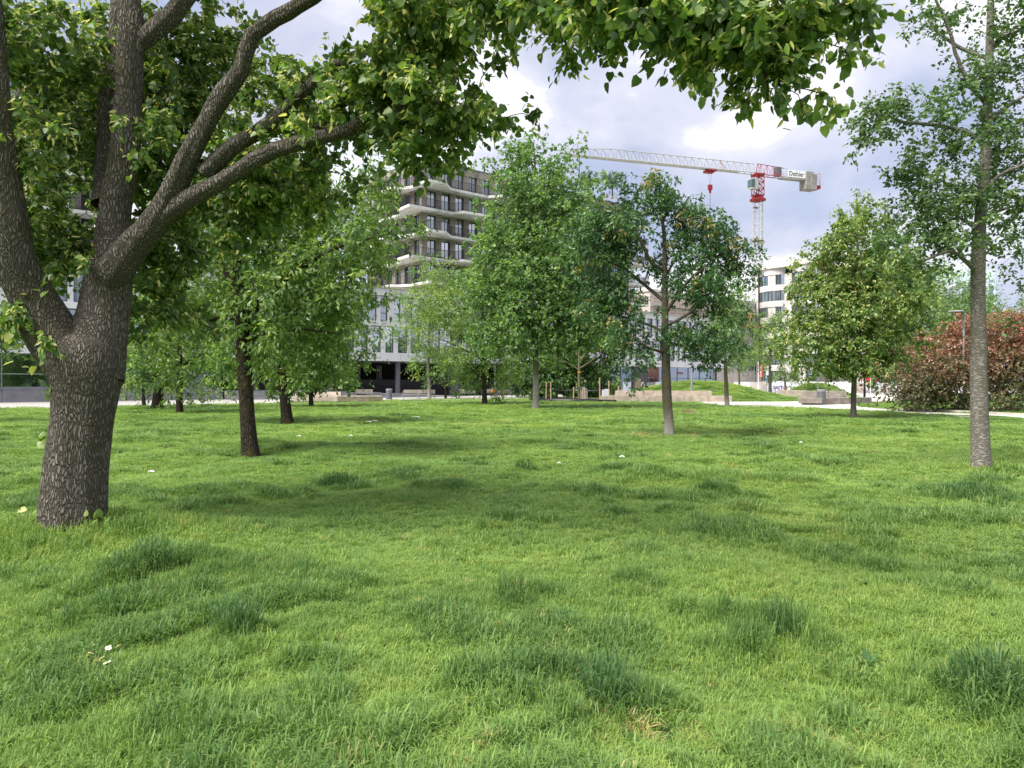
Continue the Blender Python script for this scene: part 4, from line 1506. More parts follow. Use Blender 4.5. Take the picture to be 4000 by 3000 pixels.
def tree(name, label, cat, base, trunk, limbs, blobs, bark, leafm, tmpl=LANCE, leaf=.14, per=50, style='spray', tw=(5, .45), droop=.5,
         up=.7, seed=1, d=None, tone=(0.5, .16), pale=0.0, twig_r=.011, trunk_n=14, bumps=.03, flare=.25, group=None, dens=1.45, tone_fn=None, connect=True, big=0):
    """trunk / limbs: lists of (px, py, depth offset, radius px); blobs: (px, py, rx px, ry px, depth offset, depth radius m, clusters)"""
    rng = np.random.default_rng(seed)
    base = Vector(base)
    d = d or base.y
    root = empty(name, base, 0, label=label, cat=cat, group=group)
    B = np.array(base)

    def wp(q):
        dd = d + q[2]
        return np.array(P(q[0], q[1], dd)) - B, q[3] * dd / F
    nodes, nr = [], []
    for li, poly in enumerate([trunk] + limbs):
        ps, rs = zip(*[wp(q) for q in poly])
        pts, rad = resample(ps, rs, .12 if d < 30 else .3)
        if li > 0:      # wobble the limbs a little
            w = np.cumsum(rng.normal(size=pts.shape) * .006 * (1 if d < 30 else 2), axis=0)
            pts = pts + w - w[0]
        V, Fq = tube_np(pts, rad, trunk_n if li == 0 else max(8, trunk_n * 2 // 3), bumps, seed + li, flare if li == 0 else 0)
        link('trunk' if li == 0 else 'limb', mesh_np('trunk' if li == 0 else 'limb', V, Fq, bark, True), root)
        st = 0 if li else int(len(pts) * .35)
        nodes.append(pts[st:]); nr.append(rad[st:])
    nodes, nr = np.concatenate(nodes), np.concatenate(nr)
    cl = []
    for b in blobs:
        c, _ = wp((b[0], b[1], b[4], 1))
        dd = d + b[4]
        cl.append(in_blob(rng, c, (b[2] * dd / F, b[5], b[3] * dd / F), int(b[6] * dens + .5), tw[1] * .75))
    cl = np.concatenate(cl)
    if connect:
        dist = np.sqrt(((cl[:, None] - nodes[None, ::3]) ** 2).sum(-1)).min(1)
        cl = cl[np.argsort(dist)]
        tp = Parts()
        nodes_l, nr_l = np.zeros((len(nodes) + 3 * len(cl), 3)), np.zeros(len(nodes) + 3 * len(cl))
        k = len(nodes)
        nodes_l[:k], nr_l[:k] = nodes, nr
        outd = np.zeros_like(cl)
        for i, c in enumerate(cl):
            v = c - nodes_l[:k]
            q = (v ** 2).sum(1)
            pen = 1 + 1.2 * (v[:, 2] < -.1) * (-v[:, 2]) / np.sqrt(q + .01)
            j = int(np.argmin(q * pen))
            a = nodes_l[j]
            L = math.sqrt(q[j]) + 1e-6
            mid = (a + c) / 2 + np.array([0, 0, .10 * L]) + rng.normal(size=3) * .07 * L
            r0 = min(nr_l[j] * .75, twig_r * (.5 + .8 * L))
            r0 = max(r0, twig_r * .35)
            pts = np.array([a, (a + mid) / 2 + rng.normal(size=3) * .03 * L, mid, (mid + c) / 2 + rng.normal(size=3) * .03 * L, c])
            V, Fq = tube_np(pts, np.linspace(r0, twig_r * .3, 5), 4)
            tp.add(V, Fq)
            nodes_l[k:k + 3] = pts[2:]
            nr_l[k:k + 3] = np.linspace(r0, twig_r * .3, 5)[2:]
            k += 3
            outd[i] = (c - a) / L
    else:
        outd = unit(cl - cl.mean(0))
        tp = None
    # leaves on twiglets
    nt, tl = tw
    n = len(cl)
    td = unit(rng.normal(size=(n, nt, 3)) + outd[:, None] * .8 + np.array([0, 0, .15]))
    ll = tl * rng.uniform(.5, 1.2, (n, nt, 1))
    tip = cl[:, None] + td * ll + np.array([0, 0, -.25]) * droop * ll
    m = max(1, per // nt)
    if style == 'spray':
        s = (np.arange(m) + rng.uniform(0, 1, (n, nt, m))) / m
        pos = cl[:, None, None] + (tip - cl[:, None])[:, :, None] * s[..., None]
        sgn = np.where(np.arange(m) % 2, 1, -1)[None, None, :, None]
        sv = unit(np.cross(td, rng.normal(size=(n, nt, 3)) * .35 + np.array([0, 0, 1.0])))[:, :, None]
        dr = td[:, :, None] * .55 + sv * sgn * .8 + rng.normal(size=(n, nt, m, 3)) * .35 + np.array([0, 0, -1.0]) * droop
    else:
        pos = np.broadcast_to(tip[:, :, None], (n, nt, m, 3)) + rng.normal(size=(n, nt, m, 3)) * leaf * .12
        a = 2 * np.pi * (np.arange(m) + rng.uniform(0, 1, (n, nt, m))) / m
        e1 = unit(np.cross(td, rng.normal(size=(n, nt, 3))))
        e2 = np.cross(td, e1)
        dr = np.cos(a)[..., None] * e1[:, :, None] + np.sin(a)[..., None] * e2[:, :, None] + td[:, :, None] * .45 + np.array([0, 0, -1.0]) * droop + rng.normal(size=(n, nt, m, 3)) * .2
    pos, dr = pos.reshape(-1, 3), unit(dr.reshape(-1, 3))
    pos = pos + rng.normal(size=pos.shape) * leaf * .25
    nm = unit(rng.normal(size=pos.shape) * .75 + np.array([0, 0, 1.0]) * up)
    sz = leaf * rng.uniform(.6, 1.2, len(pos))
    ct = rng.normal(size=(n, 1, 1)) * tone[1] * .8
    wfac = None
    tn = (tone[0] + ct + rng.normal(size=(n, nt, m)) * tone[1]).ravel()
    if tone_fn is not None:
        tn = tone_fn(rng, tn, pos, np.repeat(cl, nt * m, 0))
    if pale:
        pk = rng.uniform(size=len(tn)) < pale
        tn = np.where(pk, rng.uniform(.9, 1.0, len(tn)), np.clip(tn, 0, .86))
        sz = np.where(pk, sz * .95, sz)
        wfac = np.where(pk, .42, 1.0)
    tn = np.clip(tn, 0, 1)
    if tp is not None:
        link('twigs', tp.mesh('twigs', bark), root, kind='stuff')
    cr = link('crown', leaf_mesh('crown', pos, dr, nm, sz, tn, tmpl, leafm, wfac), root, kind='stuff')
    if big:
        # the leaves nearest to the viewer, each its own
        vd = np.linalg.norm(pos + B - np.array([0, 0, EYE]), axis=1)
        ok = np.where((pos[:, 2] + B[2] - EYE) / np.maximum((pos + B)[:, 1], .1) < .53)[0]
        idx = ok[np.argsort(vd[ok])][:big]
        lm = []
        for k in range(6):
            lm.append(leaf_mesh('leaf', np.zeros((1, 3)), np.array([[0, 1., 0]]), np.array([[0, 0, 1.]]), np.array([1.]), np.array([.25 + .1 * k]), tmpl, leafm))
        for q in idx:
            y = Vector(dr[q]); z = Vector(nm[q]); x = y.cross(z).normalized(); z = x.cross(y)
            o = link('leaf', lm[int(rng.integers(6))], cr)
            R3 = Matrix((x, y, z)).transposed().to_4x4()
            o.matrix_local = Matrix.Translation(Vector(pos[q]) + Vector((rng.normal() * .03, rng.normal() * .03, -.03))) @ R3 @ Matrix.Scale(float(sz[q]), 4)
    return root


BK_LIN = bark_mat('linden_bark', (0.095, 0.082, 0.068), (0.31, 0.285, 0.245), (0.085, 0.08, 0.03), .5, 'ridge', 44, 1.0)
BK_DARK = bark_mat('dark_bark', (0.022, 0.017, 0.013), (0.15, 0.12, 0.09), (0.10, 0.095, 0.02), .5, 'ridge', 46, .9)
BK_LENT = bark_mat('banded_bark', (0.135, 0.120, 0.105), (0.42, 0.395, 0.355), (0.10, 0.095, 0.03), .35, 'band', 17, .45)
BK_ASH = bark_mat('ash_bark', (0.05, 0.043, 0.035), (0.30, 0.27, 0.22), (0.14, 0.12, 0.025), .6, 'ridge', 60, .5, (0.36, 0.34, 0.31), .45)
BK_PALE = bark_mat('pale_bark', (0.10, 0.09, 0.07), (0.38, 0.36, 0.31), (0.16, 0.15, 0.05), .4, 'ridge', 50, .5, (0.36, 0.345, 0.315), 1.9)
BK_GREY = bark_mat('grey_bark', (0.09, 0.08, 0.065), (0.30, 0.275, 0.235), (0.15, 0.14, 0.04), .5, 'ridge', 60, .5)
BK_YOUNG = bark_mat('young_bark', (0.12, 0.10, 0.06), (0.34, 0.30, 0.20), (0.20, 0.19, 0.06), .4, 'ridge', 30, .4)

LF_LIN = leaf_mat('linden_leaf', [(0.0, (0.051, 0.099, 0.036)), (0.45, (0.126, 0.222, 0.064)), (0.86, (0.267, 0.376, 0.105)), (0.9, (0.510, 0.535, 0.198)), (1.0, (0.763, 0.713, 0.343))], .45)
LF_CHERRY = leaf_mat('cherry_leaf', [(0.0, (0.059, 0.120, 0.044)), (0.5, (0.141, 0.244, 0.077)), (1.0, (0.352, 0.453, 0.124))], .48)
LF_LIGHT = leaf_mat('light_leaf', [(0.0, (0.070, 0.139, 0.045)), (0.5, (0.172, 0.288, 0.090)), (1.0, (0.406, 0.495, 0.154))], .48)
LF_MAPLE = leaf_mat('maple_leaf', [(0.0, (0.055, 0.129, 0.049)), (0.5, (0.153, 0.275, 0.098)), (1.0, (0.394, 0.503, 0.196))], .45)
LF_ASH = leaf_mat('ash_leaf', [(0.0, (0.030, 0.079, 0.037)), (0.5, (0.077, 0.169, 0.067)), (0.85, (0.184, 0.307, 0.087)), (0.92, (0.375, 0.287, 0.092)), (1.0, (0.450, 0.276, 0.103))], .30, .35, gloss=.5)
LF_ALDER = leaf_mat('alder_leaf', [(0.0, (0.043, 0.092, 0.047)), (0.5, (0.110, 0.197, 0.073)), (1.0, (0.256, 0.362, 0.131))], .38)
LF_DARK = leaf_mat('dark_leaf', [(0.0, (0.037, 0.086, 0.038)), (0.5, (0.095, 0.184, 0.062)), (1.0, (0.319, 0.441, 0.146))], .40)
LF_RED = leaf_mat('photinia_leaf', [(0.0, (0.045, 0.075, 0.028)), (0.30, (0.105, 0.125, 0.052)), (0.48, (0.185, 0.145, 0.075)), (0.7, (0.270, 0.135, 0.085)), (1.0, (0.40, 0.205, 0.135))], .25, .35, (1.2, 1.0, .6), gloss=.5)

# --- the big linden on the left
tree('linden_tree', 'big old tree with thick ridged trunk and spreading limbs on the left', 'tree', LIN,
     [(282, 2130, 0, 128), (284, 2060, 0, 120), (297, 1840, 0, 113), (325, 1623, 0, 112), (336, 1473, 0, 128), (328, 1390, 0, 142), (322, 1345, 0.03, 112), (326, 1315, .05, 80), (330, 1290, .05, 30)],
     [[(300, 1440, 0, 112), (208, 1310, -.05, 100), (125, 1160, -.15, 84), (70, 1010, -.3, 76), (40, 830, -.4, 62), (10, 600, -.5, 52), (-10, 300, -.6, 45), (-60, -200, -.7, 38), (-100, -700, -.7, 22)],
      [(350, 1470, .02, 124), (368, 1370, .06, 116), (400, 1240, .15, 92), (425, 1090, .2, 86), (442, 980, .25, 74), (446, 844, .3, 57), (486, 603, .35, 55), (500, 362, .35, 46), (515, 140, .35, 52), (510, 60, .35, 46), (505, -100, .4, 38), (500, -600, .5, 26)],
      [(540, 170, .35, 34), (640, 80, .3, 38), (705, 0, .25, 34), (820, -160, .2, 28), (1000, -450, 0, 16)],
      [(400, 800, .4, 40), (405, 600, .7, 38), (410, 400, .8, 40), (440, 200, .9, 38), (452, 0, .9, 34), (440, -350, 1.0, 24)],
      [(430, 1080, .1, 70), (500, 985, 0, 62), (570, 910, -.05, 54), (640, 815, -.1, 51), (700, 700, -.2, 42), (753, 590, -.3, 37), (814, 482, -.35, 34), (874, 374, -.4, 38), (945, 280, -.45, 32), (985, 140, -.5, 29), (1120, 55, -.6, 29), (1230, 0, -.7, 25), (1500, -170, -.9, 16)],
      [(620, 850, -.1, 42), (750, 775, -.2, 35), (900, 690, -.3, 30), (1020, 610, -.4, 30), (1130, 572, -.45, 29), (1241, 540, -.5, 27), (1361, 510, -.6, 25), (1430, 465, -.6, 20), (1600, 435, -.7, 12), (1780, 440, -.8, 6)],
      [(800, 680, -.25, 34), (920, 570, -.3, 30), (1000, 515, -.3, 28), (1120, 434, -.35, 26), (1180, 370, -.4, 24), (1331, 259, -.5, 21), (1452, 199, -.6, 17), (1640, 105, -.7, 9)],
      [(505, -100, .4, 34), (900, -330, -.4, 26), (1500, -330, -1.2, 20), (2200, -240, -2.2, 16), (2700, -60, -2.7, 12), (2880, 80, -2.8, 10), (2970, 220, -2.8, 7), (3000, 380, -2.85, 4)]],
     [(120, 250, 230, 330, .2, 1.2, 70), (100, 760, 220, 330, .3, 1.0, 60), (340, 1010, 190, 170, .6, .6, 34), (640, 1010, 180, 180, 1.3, .5, 42), (650, 1240, 150, 90, .9, .6, 14), (300, 500, 150, 330, 1.0, .7, 40),
      (690, 460, 170, 260, 1.2, .5, 56), (720, 180, 190, 200, 1.0, .5, 38), (900, 800, 180, 150, .7, .7, 30), (1000, 680, 190, 90, .6, .5, 30), (1080, 330, 150, 130, .2, .6, 18), (1240, 420, 190, 120, -.1, .6, 34),
      (1480, 390, 200, 120, -.5, .6, 40), (1700, 450, 140, 90, -.7, .5, 26), (1650, 570, 150, 50, -.7, .4, 12), (1840, 450, 80, 45, -.8, .3, 8), (1560, 170, 150, 110, -.7, .6, 30), (1700, 70, 170, 100, -.9, .6, 30), (1250, 440, 120, 40, -1.2, .2, 3), (560, 500, 60, 90, .1, .2, 5), (1160, 720, 170, 80, .4, .5, 20),
      (1960, 0, 170, 80, -1.4, .5, 22), (2230, -20, 190, 70, -1.9, .5, 22), (2480, -10, 170, 80, -2.4, .5, 22), (2740, 20, 180, 110, -2.7, .5, 36), (2960, 110, 140, 110, -2.8, .4, 28), (3150, 110, 90, 50, -2.8, .3, 12), (2970, 290, 80, 50, -2.8, .25, 8),
      (640, 700, 120, 180, 1.6, .6, 40), (330, 250, 160, 250, 1.6, .6, 40), (860, 620, 130, 150, 1.4, .6, 26), (560, 350, 90, 300, 1.5, .5, 30), (880, 150, 90, 140, 1.2, .5, 14), (0, 1230, 60, 50, -.6, .25, 3),
      (600, -350, 700, 250, .5, 2.0, 70), (1600, -270, 600, 160, -1.2, 1.2, 40), (200, -700, 900, 300, 1.0, 2.5, 70), (2500, -120, 500, 60, -2.6, .5, 24)],
     BK_LIN, LF_LIN, HEART, .068, 48, 'spray', (6, .22), .75, .55, 11, dens=1.75, pale=.30, tone=(.42, .15), twig_r=.012, trunk_n=72, bumps=.034, flare=.12, big=220)


def sprigs(root, items, base, m):
    """epicormic leaf tufts low on the trunk"""
    rng = np.random.default_rng(5)
    for p, n, r in items:
        p = np.array(p) - np.array(base)
        pos = p + rng.normal(size=(n, 3)) * r
        dr = unit(rng.normal(size=(n, 3)) + np.array([-.3, -.6, .1]))
        link('sprig', leaf_mesh('sprig', pos, dr, unit(rng.normal(size=(n, 3)) * .5 + np.array([0, -.3, 1])), rng.uniform(.06, .10, n), rng.uniform(.6, .95, n), HEART, m), root, kind='stuff')


lin = [o for o in COL.objects if o.name.startswith('linden_tree')][0]
sprigs(lin, [(P(110, 2010, 7.7), 16, .07), (P(375, 2040, 7.5), 8, .05), (P(120, 1400, 7.5), 14, .09), (P(180, 1520, 7.5), 7, .05), (P(20, 1230, 7.4), 16, .12), (P(190, 1130, 7.4), 5, .05), (P(170, 1720, 7.6), 9, .05)], LIN, LF_LIN)

# --- the other trees, near to far
t = G(978, 1770)
tree('cherry_tree', 'leafy tree with dark mossy trunk, second from the left in the lawn', 'tree', t,
     [(978, 1785, 0, 31), (970, 1680, 0, 29), (958, 1500, 0, 27), (948, 1350, 0, 26), (945, 1250, 0, 27), (935, 1150, 0, 24), (925, 1050, 0, 18), (930, 900, 0, 12), (960, 750, 0, 7)],
     [[(950, 1270, 0, 16), (1000, 1200, -.3, 15), (1080, 1120, -.6, 12), (1200, 1030, -1.0, 9), (1330, 960, -1.2, 6), (1450, 930, -1.3, 3)], [(942, 1240, 0, 13), (880, 1240, .3, 11), (800, 1255, .5, 7), (720, 1240, .6, 4)],
      [(945, 1200, 0, 15), (985, 1100, .6, 12), (1060, 950, 1.0, 9), (1150, 800, 1.2, 5)], [(935, 1150, 0, 14), (850, 1000, .4, 10), (760, 880, .6, 6)], [(958, 1330, 0, 9), (1060, 1300, -.6, 7), (1200, 1290, -.9, 5), (1330, 1310, -1, 3)]],
     [(1050, 820, 300, 150, .3, 1.6, 95), (830, 950, 200, 220, .3, 1.3, 70), (1180, 1020, 260, 170, 0, 1.6, 95), (1400, 960, 110, 160, -.8, .8, 30), (1450, 780, 70, 110, -.8, .5, 10), (1150, 1230, 250, 120, -.3, 1.4, 75), (1370, 1190, 80, 60, -.8, .6, 10), (760, 1200, 160, 110, .5, 1.0, 38), (1480, 1000, 60, 60, -.9, .3, 6), (1480, 1160, 60, 40, -.9, .3, 5), (1050, 650, 200, 60, .3, 1.0, 26)],
     BK_DARK, LF_CHERRY, LANCE, .15, 46, 'spray', (6, .5), .75, .55, 21, tone=(.5, .17), twig_r=.012, trunk_n=24, bumps=.03)
t = G(1122, 1654)
tree('cherry_tree', 'leafy tree with slightly leaning brown trunk, third from the left', 'tree', t,
     [(1122, 1662, 0, 22), (1112, 1560, 0, 19), (1098, 1450, 0, 18), (1088, 1380, 0, 17), (1075, 1280, 0, 14), (1065, 1150, 0, 10), (1060, 980, 0, 6)],
     [[(1090, 1390, 0, 10), (1180, 1330, -.6, 8), (1290, 1270, -1, 5), (1400, 1240, -1, 3)], [(1085, 1370, 0, 11), (1030, 1350, .6, 9), (985, 1290, 1, 8), (930, 1200, 1, 5)], [(1080, 1300, 0, 10), (1150, 1180, .6, 7), (1230, 1080, 1, 4)]],
     [(1080, 1000, 260, 180, .6, 2.5, 85), (1200, 1250, 240, 160, 0, 2.4, 95), (950, 1250, 200, 150, .6, 2, 70), (1300, 1390, 90, 70, -.8, 1.0, 16), (1150, 1420, 190, 60, 0, 1.6, 36), (900, 1400, 150, 70, .8, 1.6, 32), (1350, 1250, 60, 70, -.6, .8, 8)],
     BK_DARK, LF_CHERRY, LANCE, .19, 50, 'spray', (6, .7), .7, .55, 22, tone=(.5, .17), twig_r=.02, trunk_n=18)
t = G(1216, 1590)
tree('small_linden', 'small round tree standing in front of the left concrete bench', 'tree', t,
     [(1216, 1594, 0, 9), (1214, 1540, 0, 8), (1212, 1490, 0, 7), (1212, 1380, 0, 4)], [],
     [(1200, 1400, 160, 70, 0, 2.4, 60), (1130, 1470, 90, 60, 0, 1.5, 20), (1310, 1450, 90, 50, 0, 1.4, 18), (1220, 1320, 130, 70, 0, 2, 36)],
     BK_DARK, LF_CHERRY, HEART, .20, 44, 'spray', (6, .7), .75, .55, 23, tone=(.55, .16), twig_r=.025)
t = G(613, 1598)
tree('park_tree', 'stout trunk tree near the grey plinth, seen left of two thinner trunks', 'tree', t,
     [(613, 1604, 0, 22), (616, 1560, 0, 19), (622, 1500, 0, 18), (630, 1450, 0, 14), (640, 1300, 0, 9)], [[(625, 1490, 0, 10), (670, 1450, 0, 8), (720, 1410, -.5, 5)], [(620, 1480, 0, 10), (560, 1400, 0, 7), (500, 1300, 0, 4)]],
     [(620, 1400, 170, 80, 0, 3, 50), (620, 1250, 200, 150, 0, 3, 75), (480, 1350, 130, 110, 0, 2, 30)],
     BK_DARK, LF_DARK, LANCE, .26, 46, 'spray', (6, .9), .6, .6, 24, twig_r=.03)
t = G(702, 1614)
tree('park_tree', 'slim dark trunk tree in front of the plinth lettering', 'tree', t,
     [(702, 1620, 0, 13), (700, 1560, 0, 12), (702, 1500, 0, 11), (705, 1430, 0, 9), (700, 1300, 0, 6)], [[(703, 1440, 0, 6), (760, 1400, -.4, 4), (830, 1370, -.6, 3)]],
     [(700, 1360, 170, 110, 0, 2.4, 70), (800, 1440, 120, 70, -.4, 1.4, 26), (600, 1480, 120, 40, 0, 1.3, 16), (780, 1510, 90, 30, -.6, .8, 8), (720, 1220, 190, 90, 0, 2.2, 44)],
     BK_DARK, LF_CHERRY, LANCE, .22, 44, 'spray', (6, .75), .6, .6, 25, tone=(.55, .18), twig_r=.025)
t = G(563, 1586)
tree('park_tree', 'thinnest of the three small trunks left of the dark tree, by the plinth', 'tree', t,
     [(563, 1590, 0, 7), (560, 1540, 0, 6), (558, 1470, 0, 5), (556, 1400, 0, 4)], [],
     [(555, 1420, 90, 70, 0, 1.8, 28), (520, 1490, 60, 40, 0, 1.0, 8)],
     BK_DARK, LF_CHERRY, LANCE, .22, 40, 'spray', (6, .7), .6, .6, 26, twig_r=.02)
tree('park_tree', 'leafy tree at the far left edge behind the big trunk', 'tree', (P(-120, 1590, 30).x, 30, 0),
     [(-120, 1655, 0, 18), (-120, 1500, 0, 15), (-110, 1300, 0, 11), (-100, 1100, 0, 6)], [],
     [(-90, 1280, 140, 110, 0, 1.6, 60), (-120, 1100, 180, 160, 0, 2, 60)],
     BK_DARK, LF_DARK, LANCE, .18, 40, 'spray', (6, .6), .6, .6, 27, twig_r=.02, d=30)

t = G(1893, 1581)
tree('walnut_tree', 'tree with dark furrowed trunk and airy yellow green crown left of the tall tree', 'tree', t,
     [(1893, 1586, 0, 11), (1892, 1500, 0, 9), (1890, 1400, 0, 9), (1888, 1300, 0, 8), (1882, 1200, 0, 6), (1870, 1080, 0, 3)],
     [[(1889, 1410, 0, 5), (1820, 1370, -.5, 4), (1740, 1330, -1, 2)], [(1889, 1330, 0, 5), (1810, 1240, .4, 4), (1740, 1150, .6, 2)], [(1888, 1280, 0, 5), (1940, 1200, 0, 4), (1980, 1100, 0, 2)], [(1890, 1400, 0, 4), (1950, 1380, .5, 3), (2010, 1390, .6, 2)]],
     [(1800, 1130, 170, 90, 0, 3, 60), (1720, 1230, 130, 110, -.3, 2.4, 55), (1880, 1220, 130, 150, .5, 2.6, 60), (1740, 1370, 120, 70, -.5, 2, 40), (1960, 1340, 100, 120, .4, 2, 44), (1850, 1500, 60, 60, .8, 1, 12), (1900, 1060, 100, 70, .3, 2, 26), (1980, 1460, 70, 70, .8, 1.4, 18)],
     BK_DARK, LF_LIGHT, LANCE, .22, 52, 'spray', (7, .85), .55, .6, 31, tone=(.55, .16), twig_r=.03)
t = G(1677, 1559)
tree('slim_tree', 'slim tree with pale trunk rising in front of two wooden benches', 'tree', t,
     [(1677, 1563, 0, 7), (1675, 1480, 0, 6), (1672, 1410, 0, 5.5), (1680, 1250, 0, 4), (1690, 1100, 0, 3), (1695, 1010, 0, 1.5)], [],
     [(1690, 1080, 60, 90, 0, 1.6, 30), (1650, 1230, 90, 110, 0, 2.2, 50), (1620, 1330, 60, 80, 0, 1.6, 20), (1690, 1390, 90, 60, 0, 2, 26)],
     BK_PALE, LF_MAPLE, LANCE, .24, 44, 'spray', (6, .9), .5, .6, 32, twig_r=.03)
t = G(1741, 1558)
tree('slim_tree', 'small drooping tree with thin dark trunk right of the pale slim tree', 'tree', t,
     [(1741, 1562, 0, 5), (1740, 1500, 0, 4.5), (1738, 1430, 0, 4), (1738, 1350, 0, 2)], [],
     [(1735, 1430, 80, 50, 0, 2, 30), (1790, 1480, 40, 50, 0, 1, 8), (1690, 1480, 30, 40, 0, 1, 6)],
     BK_DARK, LF_DARK, LANCE, .26, 40, 'spray', (6, .8), .8, .5, 33, twig_r=.025)
t = G(2092, 1597)
tree('maple_tree', 'tallest tree in the middle with pale trunk and dense pointed crown', 'tree', t,
     [(2092, 1602, 0, 13), (2093, 1500, 0, 12), (2093, 1380, 0, 11), (2095, 1280, 0, 10), (2110, 1150, 0, 8), (2105, 950, 0, 6), (2095, 750, 0, 4), (2085, 560, 0, 2)],
     [[(2100, 1270, 0, 6), (2150, 1180, -.5, 5), (2220, 1080, -.8, 3)], [(2096, 1310, 0, 5), (2150, 1340, .5, 4), (2190, 1370, .8, 2)], [(2095, 1250, 0, 5), (2020, 1130, .5, 4), (1960, 1000, .8, 2)], [(2108, 1100, 0, 5), (2200, 900, 0, 3), (2260, 700, 0, 2), (2258, 570, 0, 1)], [(2105, 1000, 0, 4), (2000, 850, 0, 3), (1960, 720, 0, 2)]],
     [(2085, 600, 60, 90, 0, 1.0, 22), (2170, 690, 60, 80, 0, 1.2, 18), (2257, 610, 14, 60, 0, .3, 5), (2000, 690, 70, 60, 0, 1.2, 18), (2080, 780, 190, 100, 0, 2.6, 80), (2080, 930, 210, 110, 0, 3.2, 110), (2250, 830, 110, 110, 0, 1.8, 40), (2120, 1080, 220, 120, 0, 3.4, 120), (2330, 980, 110, 130, -.2, 2, 50), (2010, 1200, 150, 120, 0, 2.6, 70), (2180, 1220, 180, 120, -.3, 2.8, 90), (2060, 1340, 130, 60, 0, 2, 36), (2200, 1340, 130, 60, .3, 2, 30), (1930, 1300, 90, 90, .4, 1.5, 24), (2300, 1150, 110, 90, 0, 1.8, 30), (1890, 1110, 70, 90, 0, 1.4, 20), (1930, 960, 80, 90, 0, 1.5, 24), (2440, 880, 50, 60, .5, 1.0, 8)],
     BK_PALE, LF_MAPLE, OVAL, .21, 52, 'rosette', (7, .75), .35, .9, 34, tone=(.46, .18), twig_r=.03, trunk_n=18)
tree('chestnut_shrub', 'dense dark horse chestnut foliage reaching the ground behind the tall tree', 'shrub', (P(2170, 1570, 78).x, 78, 0),
     [(2170, 1556, 0, 9), (2170, 1480, 0, 8), (2170, 1380, 0, 6), (2170, 1250, 0, 3)], [[(2170, 1530, 0, 5), (2080, 1450, 0, 4), (2030, 1380, 0, 2)], [(2170, 1530, 0, 5), (2280, 1450, 0, 4), (2350, 1380, 0, 2)]],
     [(2050, 1480, 90, 80, 0, 2.6, 60), (2170, 1440, 130, 110, 0, 3.4, 110), (2320, 1450, 110, 110, 0, 3, 90), (2370, 1370, 70, 110, 0, 2, 40), (2200, 1330, 170, 80, 0, 3.2, 70), (2240, 1530, 170, 40, -1, 2, 50)],
     BK_DARK, LF_DARK, OVAL, .30, 48, 'rosette', (6, .8), .6, .8, 35, tone=(.42, .22), twig_r=.03, d=78)
t = G(2263, 1563)
STAKED = t
st_ = tree('young_tree', 'young staked tree with thin pale branches inside the black edged bed', 'tree', t,
     [(2263, 1566, 0, 6), (2262, 1500, 0, 5.5), (2262, 1450, 0, 5), (2262, 1400, 0, 4), (2262, 1300, 0, 3), (2262, 1180, 0, 1.5)],
     [[(2262, 1445, 0, 3.5), (2220, 1420, 0, 3), (2160, 1390, 0, 2), (2110, 1340, 0, 1)], [(2262, 1440, 0, 3.5), (2310, 1410, 0, 3), (2360, 1360, 0, 2), (2400, 1300, 0, 1)], [(2262, 1410, 0, 3), (2320, 1330, 0, 2.5), (2370, 1230, 0, 1)], [(2262, 1400, 0, 3), (2220, 1330, 0, 2.5), (2170, 1250, 0, 1)], [(2262, 1420, 0, 3), (2300, 1350, -.5, 2), (2310, 1260, -.5, 1)]],
     [(2262, 1220, 130, 70, 0, 2, 34), (2150, 1310, 90, 70, 0, 1.6, 22), (2380, 1300, 90, 80, 0, 1.6, 26), (2270, 1330, 120, 70, 0, 1.6, 18)],
     BK_YOUNG, LF_LIGHT, LANCE, .20, 30, 'spray', (6, .8), .4, .6, 36, tone=(.62, .18), twig_r=.028)
MB().lathe([(.16, (EYE + (HOR - 1457) / F * t.y)), (.165, EYE + (HOR - 1452) / F * t.y)], 14).build('yellow_band', M_YEL, st_)


def ash_tone(rng, tn, pos, c):
    k = rng.uniform(size=len(tn)) < 0.004
    hsh = np.sin(c[:, 0] * 91.7 + c[:, 1] * 47.3 + c[:, 2] * 13.1)
    fl = (hsh > .982) & (rng.uniform(size=len(tn)) < .6)
    return np.where(fl | k, rng.uniform(.9, 1, len(tn)), np.clip(tn, 0, .84))


